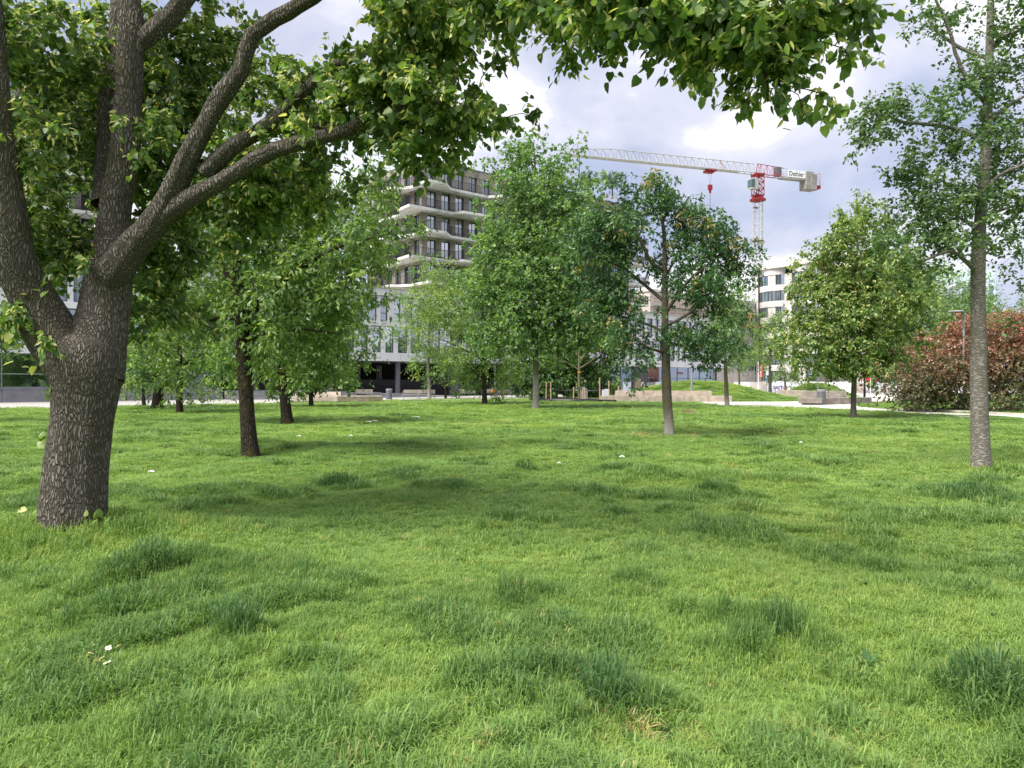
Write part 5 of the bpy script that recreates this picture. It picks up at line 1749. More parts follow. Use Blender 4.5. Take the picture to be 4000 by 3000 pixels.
tree('ash_tree', 'dark glossy leaved tree standing in a dry ring of grass right of centre', 'tree', ASH,
     [(2614, 1715, 0, 20), (2612, 1640, 0, 18), (2606, 1550, 0, 18), (2602, 1450, 0, 17), (2600, 1370, 0, 17), (2598, 1300, 0, 14), (2598, 1200, 0, 13), (2597, 1120, 0, 11), (2596, 1020, 0, 9), (2596, 940, 0, 8), (2588, 860, 0, 6), (2585, 760, 0, 3)],
     [[(2596, 1060, 0, 7), (2540, 1020, -.2, 7), (2505, 950, -.4, 6), (2470, 890, -.5, 5), (2430, 830, -.6, 3)], [(2598, 1180, 0, 8), (2550, 1140, .2, 7), (2500, 1100, .4, 6), (2440, 1050, .5, 4), (2340, 1000, .6, 2)], [(2600, 1220, 0, 7), (2640, 1170, -.2, 7), (2690, 1100, -.4, 5), (2760, 1040, -.6, 3)],
      [(2600, 1270, 0, 7), (2660, 1240, -.3, 6), (2720, 1200, -.5, 5), (2790, 1120, -.6, 3)], [(2600, 1380, 0, 6), (2540, 1360, -.3, 5), (2490, 1330, -.4, 3)], [(2600, 1340, 0, 6), (2660, 1350, -.3, 5), (2720, 1370, -.4, 3)], [(2600, 1300, 0, 6), (2520, 1260, .4, 5), (2420, 1230, .6, 4), (2320, 1210, .6, 2)], [(2596, 1080, 0, 5), (2650, 1000, .4, 4), (2720, 920, .6, 2)], [(2588, 870, 0, 5), (2620, 800, .2, 3), (2640, 740, .3, 2)]],
     [(2570, 770, 70, 70, 0, .6, 24), (2650, 830, 70, 50, .2, .5, 14), (2740, 850, 60, 40, .3, .4, 8), (2420, 830, 110, 90, -.4, .8, 34), (2330, 950, 110, 110, .2, .9, 40), (2450, 960, 90, 70, .3, .6, 18), (2760, 960, 130, 120, 0, 1.0, 56), (2860, 1010, 80, 50, -.3, .6, 14), (2740, 1100, 150, 90, -.4, 1.0, 48), (2350, 1110, 120, 80, .4, .9, 30), (2280, 1210, 90, 50, .6, .7, 15), (2430, 1200, 90, 60, .4, .7, 16), (2480, 1330, 90, 70, -.2, .6, 22), (2740, 1330, 100, 70, -.4, .6, 22), (2640, 1290, 60, 60, -.4, .4, 10), (2800, 1200, 80, 70, -.3, .6, 15), (2560, 1050, 60, 50, .6, .4, 8), (2740, 1400, 50, 30, -.4, .3, 6), (2500, 1410, 50, 25, -.3, .3, 5), (2920, 1060, 40, 30, -.3, .3, 4)],
     BK_ASH, LF_ASH, LANCE, .155, 48, 'rosette', (7, .30), .45, .9, 41, tone=(.42, .17), twig_r=.012, trunk_n=24, tone_fn=ash_tone)
t = G(2841, 1588)
tree('slim_tree', 'slender tree with pale forked trunk at the right end of the long concrete bench', 'tree', t,
     [(2841, 1592, 0, 9), (2837, 1520, 0, 8), (2834, 1430, 0, 7), (2833, 1350, 0, 4), (2830, 1200, 0, 2)], [[(2834, 1425, 0, 4), (2870, 1370, 0, 3), (2900, 1300, 0, 1.5)], [(2834, 1425, 0, 3), (2800, 1390, 0, 2), (2780, 1330, 0, 1)]],
     [(2830, 1260, 100, 80, 0, 1.8, 36), (2880, 1140, 60, 70, 0, 1.3, 18), (2900, 1330, 60, 50, 0, 1.2, 14), (2790, 1350, 60, 50, 0, 1.2, 12)],
     BK_ASH, LF_MAPLE, LANCE, .22, 42, 'spray', (6, .75), .5, .6, 42, tone=(.42, .18), twig_r=.025)
t = G(3334, 1634)
tree('linden_tree', 'bushy round linden with bright tips standing right of the path bench', 'tree', t,
     [(3334, 1640, 0, 12), (3334, 1560, 0, 10), (3338, 1450, 0, 10), (3340, 1350, 0, 8), (3345, 1150, 0, 5), (3350, 950, 0, 2.5)],
     [[(3339, 1400, 0, 5), (3260, 1330, -.4, 4), (3180, 1280, -.5, 2)], [(3339, 1380, 0, 5), (3430, 1310, -.4, 4), (3520, 1260, -.5, 2)], [(3342, 1250, 0, 4), (3260, 1120, .3, 3), (3200, 1050, .4, 1.5)], [(3342, 1230, 0, 4), (3430, 1100, .3, 3), (3500, 1020, .3, 1.5)]],
     [(3340, 860, 70, 70, 0, 1.0, 22), (3300, 960, 130, 80, 0, 1.6, 60), (3430, 920, 70, 60, 0, .9, 16), (3400, 1050, 190, 100, 0, 2.2, 110), (3220, 1100, 140, 110, 0, 1.8, 70), (3500, 1150, 130, 110, 0, 1.7, 70), (3340, 1220, 230, 110, 0, 2.4, 130), (3180, 1290, 130, 70, -.2, 1.6, 50), (3480, 1300, 140, 70, -.2, 1.6, 55), (3300, 1390, 170, 60, 0, 1.8, 60), (3120, 1340, 70, 50, -.2, .8, 14), (3250, 1440, 90, 30, 0, 1, 16), (3430, 1410, 90, 50, 0, 1, 20)],
     BK_GREY, LF_LIN, HEART, .125, 50, 'spray', (6, .55), .75, .55, 43, pale=.32, tone=(.50, .18), twig_r=.02, trunk_n=16)
tl = [o for o in COL.objects if o.name.startswith('linden_tree.001')][0]
sprigs(tl, [(P(3330, 1555, 33.8), 20, .22), (P(3300, 1530, 33.8), 16, .2), (P(3360, 1500, 33.8), 12, .2), (P(3345, 1570, 33.8), 12, .2)], t, LF_LIN)
tree('alder_tree', 'tall tree with pale speckled trunk and sparse crown at the right edge', 'tree', RTREE,
     [(3837, 1860, 0, 36), (3832, 1780, 0, 33), (3826, 1600, 0, 31), (3822, 1450, 0, 30), (3822, 1300, 0, 27), (3820, 1150, 0, 26), (3822, 1000, 0, 25), (3830, 850, 0, 21), (3845, 700, 0, 19), (3855, 500, 0, 17), (3862, 300, 0, 16), (3868, 100, 0, 13), (3872, -100, 0, 10), (3880, -500, 0, 5)],
     [[(3806, 1055, 0, 10), (3770, 1020, -.2, 8), (3720, 985, -.3, 7), (3640, 1010, -.4, 5), (3560, 1050, -.4, 3)], [(3838, 560, 0, 9), (3760, 510, -.1, 8), (3640, 485, -.2, 7), (3540, 475, -.3, 6), (3480, 455, -.3, 4), (3400, 440, -.3, 2)],
      [(3846, 400, 0, 8), (3790, 340, -.1, 8), (3745, 230, -.2, 7), (3700, 100, -.3, 6), (3655, 0, -.4, 5), (3620, -100, -.4, 3)], [(3860, 230, 0, 7), (3760, 195, .2, 7), (3690, 150, .3, 6), (3620, 85, .4, 4)],
      [(3862, 210, 0, 8), (3910, 150, 0, 7), (3990, 110, 0, 6), (4080, 60, 0, 4)], [(3855, 480, 0, 8), (3920, 430, 0, 7), (4000, 380, 0, 5)], [(3835, 760, 0, 8), (3900, 690, -.2, 7), (4000, 640, -.3, 5)], [(3822, 900, 0, 7), (3720, 830, -.2, 6), (3600, 800, -.3, 4)], [(3822, 880, 0, 7), (3900, 830, .2, 6), (4010, 800, .3, 4)]],
     [(3480, 440, 90, 60, -.3, .4, 20), (3400, 480, 80, 60, -.3, .35, 14), (3390, 560, 60, 30, -.3, .25, 6), (3610, 470, 90, 50, -.2, .4, 15), (3700, 560, 150, 60, -.1, .6, 30), (3640, 640, 130, 70, -.1, .6, 28), (3720, 760, 180, 90, 0, .8, 52), (3620, 880, 140, 90, -.2, .7, 40), (3740, 950, 130, 70, -.2, .6, 26), (3500, 950, 90, 60, -.3, .5, 16), (3930, 620, 100, 90, 0, .6, 26), (3950, 820, 110, 100, 0, .7, 36), (3950, 960, 90, 50, 0, .5, 12), (3750, 430, 90, 60, 0, .5, 14), (3830, 330, 100, 90, 0, .5, 18), (3950, 250, 90, 100, 0, .5, 20), (3960, 450, 80, 90, 0, .5, 16), (3780, 250, 40, 50, 0, .3, 5), (3850, 130, 70, 60, 0, .4, 8), (3980, 60, 90, 60, 0, .5, 12), (3590, 30, 60, 30, -.3, .2, 6), (3610, 90, 50, 25, .3, .2, 5), (3690, 50, 60, 40, -.3, .3, 5), (3800, 20, 60, 40, 0, .3, 6), (3960, 1090, 60, 30, 0, .3, 4), (4050, 500, 150, 500, 0, 1.2, 70), (3850, -250, 250, 200, 0, 1, 50), (3560, 1060, 110, 60, -.3, .5, 16), (3990, 1200, 40, 30, -.2, .2, 3)],
     BK_LENT, LF_ALDER, OVAL, .080, 30, 'spray', (5, .26), .35, .6, 44, dens=1.25, tone=(.45, .18), twig_r=.009, trunk_n=36, bumps=.012, flare=.15)
for (px, py, d_, trunk_h, blobs, seed, lab, lm, leaf) in [
    (3600, 1570, 58, 1100, [(3600, 1130, 170, 120, 0, 3.4, 90), (3700, 1220, 130, 110, 0, 3, 70), (3560, 1280, 170, 90, 0, 3, 70), (3760, 1130, 60, 70, 0, 1.6, 18), (3650, 1370, 200, 80, 0, 3, 60)], 51, 'broad green tree rising behind the red bush and the linden', LF_MAPLE, .26),
    (3900, 1560, 66, 1230, [(3900, 1250, 80, 60, 0, 2, 34), (3840, 1180, 60, 40, 0, 1.2, 14), (3960, 1310, 60, 40, 0, 1.2, 14), (3880, 1340, 90, 50, 0, 2, 24)], 52, 'yellow green tree top showing right of the speckled trunk above the bush', LF_LIGHT, .26),
    (3008, 1526, 84, 1350, [(3000, 1300, 90, 60, 0, 2.6, 46), (3060, 1380, 90, 60, 0, 2.4, 40), (2960, 1400, 60, 50, 0, 2, 24), (3090, 1290, 50, 40, 0, 1.4, 12)], 53, 'small round tree behind the large mound left of the linden', LF_LIGHT, .26),
    (2888, 1533, 110, 1420, [(2890, 1420, 40, 55, 0, 1.6, 26), (2880, 1340, 30, 40, 0, 1.2, 12)], 54, 'thin far tree beside the right end of the white block', LF_DARK, .30),
    (3068, 1530, 104, 1450, [(3065, 1470, 45, 25, 0, 1.6, 22), (3120, 1460, 40, 30, 0, 1.6, 16)], 55, 'dark spreading small tree behind the bicycles', LF_DARK, .28),
    (3225, 1535, 92, 1440, [(3225, 1455, 40, 25, 0, 1.2, 8)], 56, 'thin sapling growing on the small far mound', LF_LIGHT, .24)]:
    base = (P(px, py, d_).x, d_, float(gz(np.array([P(px, py, d_).x]), np.array([d_]))[0]) - .05)
    yb = HOR + (EYE - base[2]) * F / d_
    tree('park_tree', lab, 'tree', base, [(px, yb + 3, 0, 5 if d_ > 90 else 7), (px, (yb * 2 + trunk_h) / 3, 0, 4.5 if d_ > 90 else 6), (px - 2, trunk_h, 0, 2)], [], blobs, BK_GREY, lm, LANCE, leaf, 44, 'spray', (6, .9), .5, .6, seed, twig_r=.03, d=d_, tone=(.5, .18))


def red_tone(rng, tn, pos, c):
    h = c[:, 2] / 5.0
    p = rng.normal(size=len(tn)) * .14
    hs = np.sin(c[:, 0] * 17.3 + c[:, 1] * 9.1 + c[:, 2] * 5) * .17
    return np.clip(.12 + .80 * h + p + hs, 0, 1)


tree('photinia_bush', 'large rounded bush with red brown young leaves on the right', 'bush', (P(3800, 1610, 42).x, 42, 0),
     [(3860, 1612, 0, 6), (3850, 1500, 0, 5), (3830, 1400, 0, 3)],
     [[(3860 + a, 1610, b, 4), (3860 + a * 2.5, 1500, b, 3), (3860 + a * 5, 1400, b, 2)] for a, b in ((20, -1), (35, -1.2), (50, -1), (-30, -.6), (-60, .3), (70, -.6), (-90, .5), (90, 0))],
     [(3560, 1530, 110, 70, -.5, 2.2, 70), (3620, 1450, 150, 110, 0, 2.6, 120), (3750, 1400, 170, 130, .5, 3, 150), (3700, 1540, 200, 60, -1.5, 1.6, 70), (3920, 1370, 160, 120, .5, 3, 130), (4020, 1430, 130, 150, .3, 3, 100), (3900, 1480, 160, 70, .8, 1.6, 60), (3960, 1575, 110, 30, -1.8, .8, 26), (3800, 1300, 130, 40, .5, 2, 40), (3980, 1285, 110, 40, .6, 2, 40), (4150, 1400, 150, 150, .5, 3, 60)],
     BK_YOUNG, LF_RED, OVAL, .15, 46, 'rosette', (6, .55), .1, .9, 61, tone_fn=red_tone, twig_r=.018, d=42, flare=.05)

# shrubs on the tower roof
for px, d_, r, lab, sd in ((2297, 108, 36, 'round brownish shrub growing on the tower roof behind the tall tree', 71), (2392, 110, 42, 'dark pointed shrub growing on the tower roof right of the round one', 72)):
    p = P(px, 700, d_)
    tree('roof_shrub', lab, 'shrub', (p.x, d_, 28.6), [(px, 775, 0, 3), (px, 745, 0, 2.5), (px, 715, 0, 1.5)], [], [(px, 705, r, 34, 0, 1.3, 40)], BK_DARK, LF_DARK, LANCE, .24, 40, 'spray', (5, .5), .1, .6, sd, tone=(.3, .14), d=d_, twig_r=.02)


# ------------------------------------------------------------------ planting bed with stakes round the young tree
def planting_bed():
    c = Vector((STAKED.x - .2, 65.5, 0))
    root = empty('planting_bed', c, 0, label='oval bed edged with black plastic sheet round the young tree', cat='planting bed')
    n = 40
    rng = random.Random(3)
    V, Fc = [], []
    for k in range(n):
        a = 2 * math.pi * k / n
        for (s, z) in ((1, -.02), (1.0, .22 + .05 * math.sin(3 * a + 1) + rng.uniform(-.015, .015)), (.985, .22 + .05 * math.sin(3 * a + 1)), (.985, -.02)):
            V.append((4.5 * s * math.cos(a), 4.0 * s * math.sin(a), z))
    for k in range(n):
        for j in range(3):
            a, b = k * 4 + j, ((k + 1) % n) * 4 + j
            Fc.append((a, b, b + 1, a + 1))
    MB().add(V, Fc).build('edging', M_BLACK, root, smooth=True)
    MB().prism([(4.4 * math.cos(2 * math.pi * k / 24), 3.9 * math.sin(2 * math.pi * k / 24)) for k in range(24)], -.05, .06).build('soil', M_SOIL, root)
    tops = []
    for i, (px, yt, dd, lab) in enumerate([(2133, 1497, 64.0, 'leftmost'), (2152, 1494, 63.8, 'second'), (2241, 1514, 63.2, 'third'), (2278, 1519, 64.0, 'fourth'), (2284, 1520, 64.8, 'fifth'), (2343, 1478, 63.2, 'tallest'), (2379, 1490, 63.6, 'second to last'), (2415, 1511, 63.8, 'last')]):
        x = (px - 2000) / F * dd
        zt = EYE + (HOR - yt) / F * dd
        where = ['leftmost wooden stake of the planting bed', 'wooden stake just right of the leftmost one', 'short stake just left of the young trunk', 'short stake touching the right of the young trunk', 'short stake behind the one right of the young trunk', 'tallest wooden stake of the planting bed', 'thin grey stake right of the tallest stake', 'rightmost wooden stake of the planting bed'][i]
        st = empty('wooden_stake', (x, dd, 0), 0, label=where, cat='stake', group='stakes of the planting bed')
        lean = rng.uniform(-.04, .04)
        MB().tube([(0, 0, 0), (lean, 0, zt)], [.055, .05], 8).build('shaft', M_STAKE, st)
        MB().tube([(lean, 0, zt), (lean, 0, zt + .05)], [.05, .02], 8).build('tip', M_STAKE, st)
        tops.append((x, dd))
    z = 0.95
    tx, ty = STAKED.x, STAKED.y
    for i, (x, y) in enumerate((tops[0], tops[1], tops[5], tops[6])):
        root2 = empty('tie_strap', (x, y, z), 0, label=['strap from the leftmost stake to the young trunk', 'strap from the second stake to the young trunk', 'strap from the tallest stake to the young trunk', 'strap from the thin grey stake to the young trunk'][i], cat='strap', group='straps of the young tree')
        pts = [(0, -.06, .25)] + [((tx - x) * t, (ty - y) * t - .06, .25 - .35 * math.sin(math.pi * t)) for t in (.25, .5, .75)] + [(tx - x, ty - y, .25)]
        MB().tube(pts, [.035] * 5, 6).build('webbing', M_STRAP, root2)
    wr = empty('watering_bag', (tx + .35, ty - .2, .05), 0, label='grey watering bag leaning against the young trunk', cat='watering bag')
    MB().add([(-.3, -.1, 0), (.4, -.1, 0), (.4, .15, 0), (-.3, .15, 0), (-.28, -.05, .95), (.36, -.05, .9), (.36, .1, .9), (-.28, .1, .95), (.04, 0, 1.2)], [(3, 2, 1, 0), (0, 1, 5, 4), (1, 2, 6, 5), (2, 3, 7, 6), (3, 0, 4, 7), (4, 5, 8), (5, 6, 8), (6, 7, 8), (7, 4, 8)]).build('sack', mat('grey_sack', (.30, .30, .32), (.2, .2, .22), .8, 3), wr)
    sgn = empty('white_board', ((2366 - 2000) / F * 66, 66, .02), .3, label='small white board standing behind the tallest stake', cat='board')
    MB().box(-.35, .35, -.03, .03, .1, 1.0).build('panel', M_SIGNW, sgn, bevel=.02)
    MB().box(-.3, -.24, .03, .08, 0, .9).build('leg', M_STAKE, sgn)


planting_bed()


# ------------------------------------------------------------------ grass
LF_GRASS = leaf_mat('grass_blade', [(0.0, (0.084, 0.168, 0.064)), (0.25, (0.118, 0.219, 0.066)), (0.5, (0.185, 0.306, 0.079)), (0.75, (0.280, 0.403, 0.097)), (0.86, (0.336, 0.418, 0.110)), (1.0, (0.538, 0.408, 0.209))], .35, .5, (1.2, 1.25, .6), 'gtone', 'INSTANCER', .3)


def tuft(rng, n, rad, lean, w):
    """a tuft of blades, unit height"""
    V, Fc = [], []
    for _ in range(n):
        a, r = rng.uniform(0, 6.283), rad * math.sqrt(rng.uniform())
        b = np.array([r * math.cos(a), r * math.sin(a), -.05])
        az = rng.uniform(0, 6.283)
        ln_ = lean * rng.uniform(.3, 1.5)
        h = rng.uniform(.55, 1.1)
        dr = np.array([math.cos(az), math.sin(az), 0])
        sd = np.array([-math.sin(az), math.cos(az), 0]) * w * rng.uniform(.7, 1.3)
        p1 = b + dr * ln_ * .25 + np.array([0, 0, h * .5])
        p2 = b + dr * ln_ * .65 + np.array([0, 0, h * .85])
        p3 = b + dr * ln_ * 1.15 + np.array([0, 0, h * (1.02 - .35 * min(ln_ / max(lean, .01), 1.4) * .6)])
        k = len(V)
        V += [b - sd, b + sd, p1 - sd * .9, p1 + sd * .9, p2 - sd * .6, p2 + sd * .6, p3]
        Fc += [(k, k + 1, k + 3, k + 2), (k + 2, k + 3, k + 5, k + 4), (k + 4, k + 5, k + 6, k + 6)]
    return np.array(V), Fc


def grass():
    rng = np.random.default_rng(12)
    coll = bpy.data.collections.new('grass_tufts')
    for k in range(10):
        V, Fc = tuft(rng, 26 if k < 7 else 18, 1.0, .7 if k < 5 else 1.2, .045 if k < 7 else .07)
        me = bpy.data.meshes.new('tuft_%02d' % k)
        me.from_pydata([tuple(v) for v in V], [], [tuple(dict.fromkeys(f)) for f in Fc])
        me.materials.append(LF_GRASS)
        coll.objects.link(bpy.data.objects.new('tuft_%02d' % k, me))
    # bands: (depth0, depth1, tufts per m2, radius m)
    clumps = [(560, 2280, .55, 1.0), (900, 2520, .40, 1.2), (1150, 2550, .3, 1.0), (2040, 2330, .33, 1.3), (2450, 2290, .3, 1.1), (2900, 2400, .30, .8), (3000, 2490, .42, 1.3), (3150, 2480, .3, 1.0), (2150, 2720, .35, 1.1), (2270, 2760, .25, .9), (1850, 2060, .3, .7),
              (2800, 1925, .35, 1.0), (1340, 1870, .45, .9), (1330, 1890, .4, .8), (800, 1735, .5, .8), (1790, 1915, .30, .8), (2330, 1935, .35, .7), (3820, 1950, .6, .9), (3350, 1930, .35, .7), (2130, 2060, .35, .8), (3150, 2180, .4, .8), (700, 2240, .6, .9), (1100, 2260, .5, .9), (300, 2430, .4, .8), (1500, 2760, .35, .7), (3850, 2700, .5, .8), (620, 2960, .4, .7), (1250, 1800, .5, .6), (1560, 1740, .5, .6), (2050, 1830, .4, .6), (2500, 1830, .4, .6), (400, 1850, .5, .7), (60, 1860, .4, .9), (1700, 2350, .4, .6)]
    cps = [(G(x, y), r, s) for x, y, r, s in clumps]
    pos, rot, scl, idx, tone = [], [], [], [], []
    for (d0, d1, den, rad, hmin) in [(2.2, 6.5, 560, .040, .050), (6.5, 12, 260, .056, .050), (12, 22, 110, .085, .05), (22, 42, 30, .16, .055), (42, 74, 9, .30, .055), (74, 98, 6, .34, .06)]:
        wid = lambda d: d * .80 + 1.2
        area = (wid(d0) + wid(d1)) * (d1 - d0)
        n = int(area * den)
        y = np.sqrt(rng.uniform(d0 ** 2, d1 ** 2, n))
        x = rng.uniform(-1, 1, n) * wid(y)
        ok = ~inpoly(x, y, PLAZA_L) & ~inpoly(x, y, PATH_R)
        ok &= ((x - STAKED.x + .2) / 4.4) ** 2 + ((y - 65.5) / 3.9) ** 2 > 1
        ok &= ~((y > 60.4) & (y < 62.3) & (x > 7.3) & (x < 18.6))
        ok &= ~((y > 76) & ((x < 6.5) | (x > 44))) & ~((y > 54) & (x > 21) & (y < 80) & (x < 27 + (y - 62) * .9) & (y < 62 + (x - 23) * 1.2))
        x, y = x[ok], y[ok]
        n = len(x)
        big = vnoise(x, y, 5, 2.1, 3)
        med = vnoise(x, y, 15, .62, 2)
        hue = vnoise(x, y, 25, 3.4, 3)
        fine = vnoise(x, y, 35, .24, 2)
        tall = np.clip((big + .75 * med + .5 * fine - .50) * 1.9, 0, 1)
        fade = np.clip((60 - y) / 40, .25, 1)
        h = hmin * (1 + .5 * np.clip(med, -.6, 1)) + .075 * tall * fade
        tn = .60 + .15 * hue - .17 * tall + rng.normal(size=n) * .10 - .06 * med - .05 * fine
        for c, r, s in cps:
            r = r * 1.0
            q = np.exp(-(((x - c.x) / r) ** 2 + ((y - c.y) / (r * 1.0)) ** 2) * (1.4 + .8 * med))
            q = q * np.clip(.75 + .9 * fine + .5 * med, .1, 1.6)
            h = h + .11 * s * q
            tn = tn - .20 * s * q
        # long bright grass round the old tree and the right tree
        for c, rx, ry, s in ((LIN + Vector((.45, .15, 0)), 1.25, .75, 1.0), (LIN + Vector((-.5, -.5, 0)), 1.0, .8, .8), (RTREE + Vector((.15, .1, 0)), .7, .6, .8)):
            q = np.exp(-(((x - c.x) / rx) ** 2 + ((y - c.y) / ry) ** 2) * 1.3)
            h = h + .20 * s * q
            tn = tn + .14 * s * q
        # bare, dry spots
        dry = np.exp(-(((x - ASH.x + .1) / 1.25) ** 2 + ((y - ASH.y) / 1.0) ** 2) ** 1.5)
        for px, py, r in ((760, 2190, .22), (640, 2330, .16), (3160, 2830, .25), (2560, 2870, .22), (1870, 1655, 1.2)):
            c = G(px, py)
            dry = dry + .8 * np.exp(-((x - c.x) ** 2 + (y - c.y) ** 2) / r ** 2)
        dry = dry * (.8 + .5 * med)
        k = rng.uniform(size=n) < np.clip(dry, 0, 1) * .75
        tn = np.where(k, rng.uniform(.86, 1.0, n), np.clip(tn, 0, .84))
        h = np.where(k, h * .6, h)
        stray = rng.uniform(size=n) < .012
        tn = np.where(stray, rng.uniform(.85, .97, n), tn)
        mound = gz(x, y) > .25
        tn = np.where(mound, np.clip(tn + .10, 0, .85), tn)
        rr = rad * rng.uniform(.8, 1.35, n)
        z = gz(x, y)
        pos.append(np.stack([x, y, z], 1))
        hh = h * rng.uniform(.7, 1.25, n)
        scl.append(np.stack([rr + hh * .12, rr + hh * .12, hh], 1))
        rot.append(np.stack([rng.normal(size=n) * .12, rng.normal(size=n) * .12, rng.uniform(0, 6.283, n)], 1))
        idx.append(np.where(tall > .35, rng.integers(5, 10, n), rng.integers(0, 7, n)))
        tone.append(np.clip(tn, 0, 1))
    pos, rot, scl, idx, tone = map(np.concatenate, (pos, rot, scl, idx, tone))
    me = bpy.data.meshes.new('grass')
    me.vertices.add(len(pos))
    me.vertices.foreach_set('co', pos.astype(np.float32).ravel())
    for nm, arr in (('rot', rot), ('scl', scl)):
        a = me.attributes.new(nm, 'FLOAT_VECTOR', 'POINT')
        a.data.foreach_set('vector', arr.astype(np.float32).ravel())
    a = me.attributes.new('gtone', 'FLOAT', 'POINT')
    a.data.foreach_set('value', tone.astype(np.float32))
    a = me.attributes.new('idx', 'INT', 'POINT')
    a.data.foreach_set('value', idx.astype(np.int32))
    me.materials.append(LF_GRASS)
    o = link('grass', me, kind='stuff', label='short uneven green grass with darker tussocks')
    ng = bpy.data.node_groups.new('grass_scatter', 'GeometryNodeTree')
    ng.interface.new_socket('Geometry', in_out='INPUT', socket_type='NodeSocketGeometry')
    ng.interface.new_socket('Geometry', in_out='OUTPUT', socket_type='NodeSocketGeometry')
    nd, ln = ng.nodes, ng.links
    gi, go = nd.new('NodeGroupInput'), nd.new('NodeGroupOutput')
    ci = nd.new('GeometryNodeCollectionInfo')
    ci.inputs['Collection'].default_value = coll
    ci.inputs['Separate Children'].default_value = True
    ci.inputs['Reset Children'].default_value = True
    ip = nd.new('GeometryNodeInstanceOnPoints')
    ip.inputs['Pick Instance'].default_value = True
    ln.new(gi.outputs[0], ip.inputs['Points'])
    ln.new(ci.outputs[0], ip.inputs['Instance'])
    for nm, ty, sock in (('rot', 'FLOAT_VECTOR', 'Rotation'), ('scl', 'FLOAT_VECTOR', 'Scale'), ('idx', 'INT', 'Instance Index')):
        na = nd.new('GeometryNodeInputNamedAttribute')
        na.data_type = ty
        na.inputs['Name'].default_value = nm
        ln.new(na.outputs[0], ip.inputs[sock])
    ln.new(ip.outputs[0], go.inputs[0])
    md = o.modifiers.new('scatter', 'NODES')
    md.node_group = ng
    print('grass tufts', len(pos))


grass()


# ------------------------------------------------------------------ small things in the lawn
def daisies():
    pet = MB()
    for k in range(14):
        a = 2 * math.pi * k / 14
        c, s = math.cos(a), math.sin(a)
        pet.add([(c * .003 - s * .001, s * .003 + c * .001, 0), (c * .012 - s * .0028, s * .012 + c * .0028, .002), (c * .0155, s * .0155, .001), (c * .012 + s * .0028, s * .012 - c * .0028, .002)], [(0, 1, 2, 3)])
    pm = pet.mesh('petals', M_DAISY)
    hm = MB().lathe([(.001, .0045), (.0045, .003), (.005, 0)][::-1], 10).mesh('heart', M_DAISYC)
    rng = random.Random(8)
    spots = [(368, 2585, 'daisy at the top left of the group in the near lawn'), (423, 2585, 'upper of the two stacked daisies'), (423, 2597, 'lower of the two stacked daisies'), (461, 2596, 'rightmost daisy of the near lawn group'), (354, 2611, 'leftmost daisy of the near lawn group'), (397, 2635, 'daisy in the middle of the near lawn group'), (390, 2658, 'daisy at the bottom left of the group'), (418, 2668, 'largest daisy with yellow heart, lowest of the group')]
    for x, y, lab in spots:
        p = G(x, y + 35)
        r = empty('daisy', (p.x, p.y, float(gz(p.x, p.y))), rng.uniform(0, 6), label=lab, cat='flower', group='daisies in the near lawn')
        h = rng.uniform(.135, .155)
        sc = 1.35 if y > 2660 else 1.15
        MB().tube([(0, 0, 0), (.004, .002, h * .6), (0, 0, h)], [.0014] * 3, 5).build('stem', mat('daisy_stem', (.08, .15, .04), None, .7), r)
        tilt = (rng.uniform(-.5, -.1), rng.uniform(-.35, .35), 0)
        a = link('petals', pm, r, (0, 0, h), tilt, (sc,) * 3)
        link('heart', hm, r, (0, 0, h + .001), tilt, (sc,) * 3)


daisies()


def weeds():
    lf = leaf_mat('weed_leaf', [(0, (.05, .12, .035)), (1, (.09, .19, .05))], .35)
    rng = np.random.default_rng(3)
    for (x, y, n, size, rise, lab) in [(3380, 2310, 10, .11, .25, 'flat dark broad leaved weed in the right foreground lawn'), (3390, 2590, 6, .12, .6, 'upright broad leaved weed near the right foreground'), (1190, 2745, 9, .07, .2, 'small scalloped rosette weed in the centre foreground'), (2780, 1935, 8, .14, .6, 'leafy weed beside a dark tussock in the middle lawn'), (4020, 2120, 6, .15, .5, 'leafy weed at the right edge of the lawn'), (1700, 2055, 7, .10, .5, 'small pale weed in the middle of the lawn')]:
        p = G(x, y)
        r = empty('weed', (p.x, p.y, float(gz(p.x, p.y)) + .03), 0, label=lab, cat='weed')
        for k in range(n):
            a = 2 * math.pi * (k + rng.uniform(0, .6)) / n
            dr = unit(np.array([[math.cos(a), math.sin(a), rise * rng.uniform(.5, 1.3)]]))
            link('leaf', leaf_mesh('leaf', np.zeros((1, 3)), dr, np.array([[0, 0, 1.]]), np.array([size * rng.uniform(.7, 1.1)]), np.array([rng.uniform()]), LANCE, lf), r)


weeds()


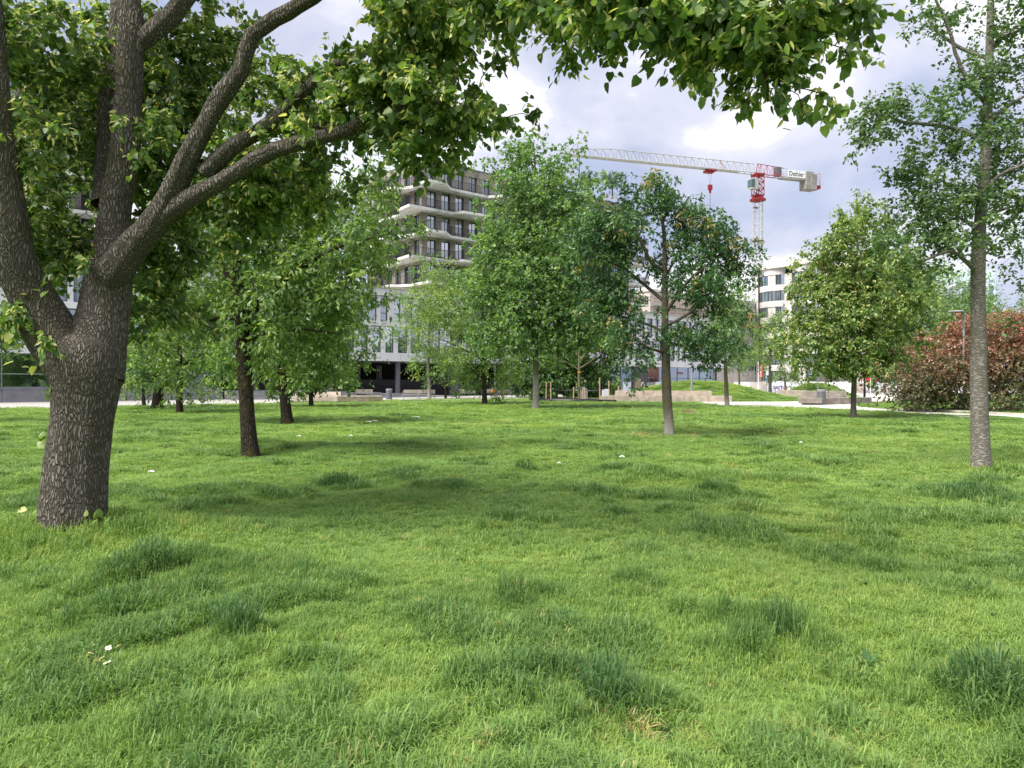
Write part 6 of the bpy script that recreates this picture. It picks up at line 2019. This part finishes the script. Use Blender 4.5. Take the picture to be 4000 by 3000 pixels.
def scraps():
    m = mat('paper_white', (.78, .79, .80), (.62, .62, .64), .8)
    rng = random.Random(4)
    for x, y, s, lab in [(2430, 1797, .10, 'white paper scrap left of the lower middle lawn, nearest one'), (2184, 1817, .06, 'small white scrap left of the nearest paper scrap'), (1625, 1632, .34, 'flat white scrap on the lawn in front of the dark trunk'), (1462, 1652, .24, 'white scrap in the left far lawn, one of a loose group'), (1440, 1656, .2, 'smaller white scrap left of the loose group'), (590, 1853, .10, 'thin white scrap right of the old trunk'), (3130, 1740, .09, 'white scrap in the right lawn before the linden'), (1167, 1715, .10, 'white scrap on the lawn behind the second trunk'), (1370, 1714, .10, 'white scrap right of the third trunk')]:
        p = G(x, y)
        z = float(gz(p.x, p.y)) + .075
        s *= .55
        V = [(-s, -.3 * s, 0), (-.2 * s, -.5 * s, .02), (.9 * s, -.3 * s, 0), (s, .4 * s, .01), (.1 * s, .55 * s, .03), (-.9 * s, .3 * s, .015)]
        MB().add(V + [(a, b, c - .004) for a, b, c in V], [(0, 1, 4, 5), (1, 2, 3, 4), (11, 10, 7, 6), (10, 9, 8, 7)] + [(i, i + 6, (i + 1) % 6 + 6, (i + 1) % 6) for i in range(6)]).build('paper_scrap', m, None, loc=(p.x, p.y, z), label=lab, cat='litter')


scraps()


def twig_pile():
    p = G(2680, 1617)
    rng = np.random.default_rng(9)
    b = MB()
    for _ in range(42):
        a = rng.uniform(0, 6.28)
        c = rng.normal(size=3) * np.array([.32, .12, .04]) + np.array([0, 0, .12])
        l = rng.uniform(.12, .35)
        v = np.array([math.cos(a), math.sin(a) * .6, rng.uniform(-.3, .5)]) * l
        b.tube([c - v, c + rng.normal(size=3) * .03, c + v], [.008, .007, .003], 4)
    b.build('brushwood', mat('dead_twig', (.30, .22, .14), (.18, .13, .09), .9), None, loc=(p.x, p.y, .02), label='small heap of dead brown twigs on the lawn right of the middle tree', cat='twigs')
    for x, y, lab in [(3170, 1725, 'small fallen branch lying left in the right lawn'), (3410, 1778, 'small fallen branch nearer in the right lawn')]:
        p = G(x, y)
        b = MB().tube([(-.2, 0, .06), (0, .03, .08), (.22, -.02, .07)], [.01, .009, .004], 5).tube([(0, .03, .08), (.12, .1, .1)], [.006, .003], 4).tube([(-.08, .02, .07), (-.02, -.1, .1)], [.006, .003], 4)
        b.build('fallen_branch', mat('dead_twig', (.3, .22, .14)), None, loc=(p.x, p.y, 0), label=lab, cat='branch')


twig_pile()
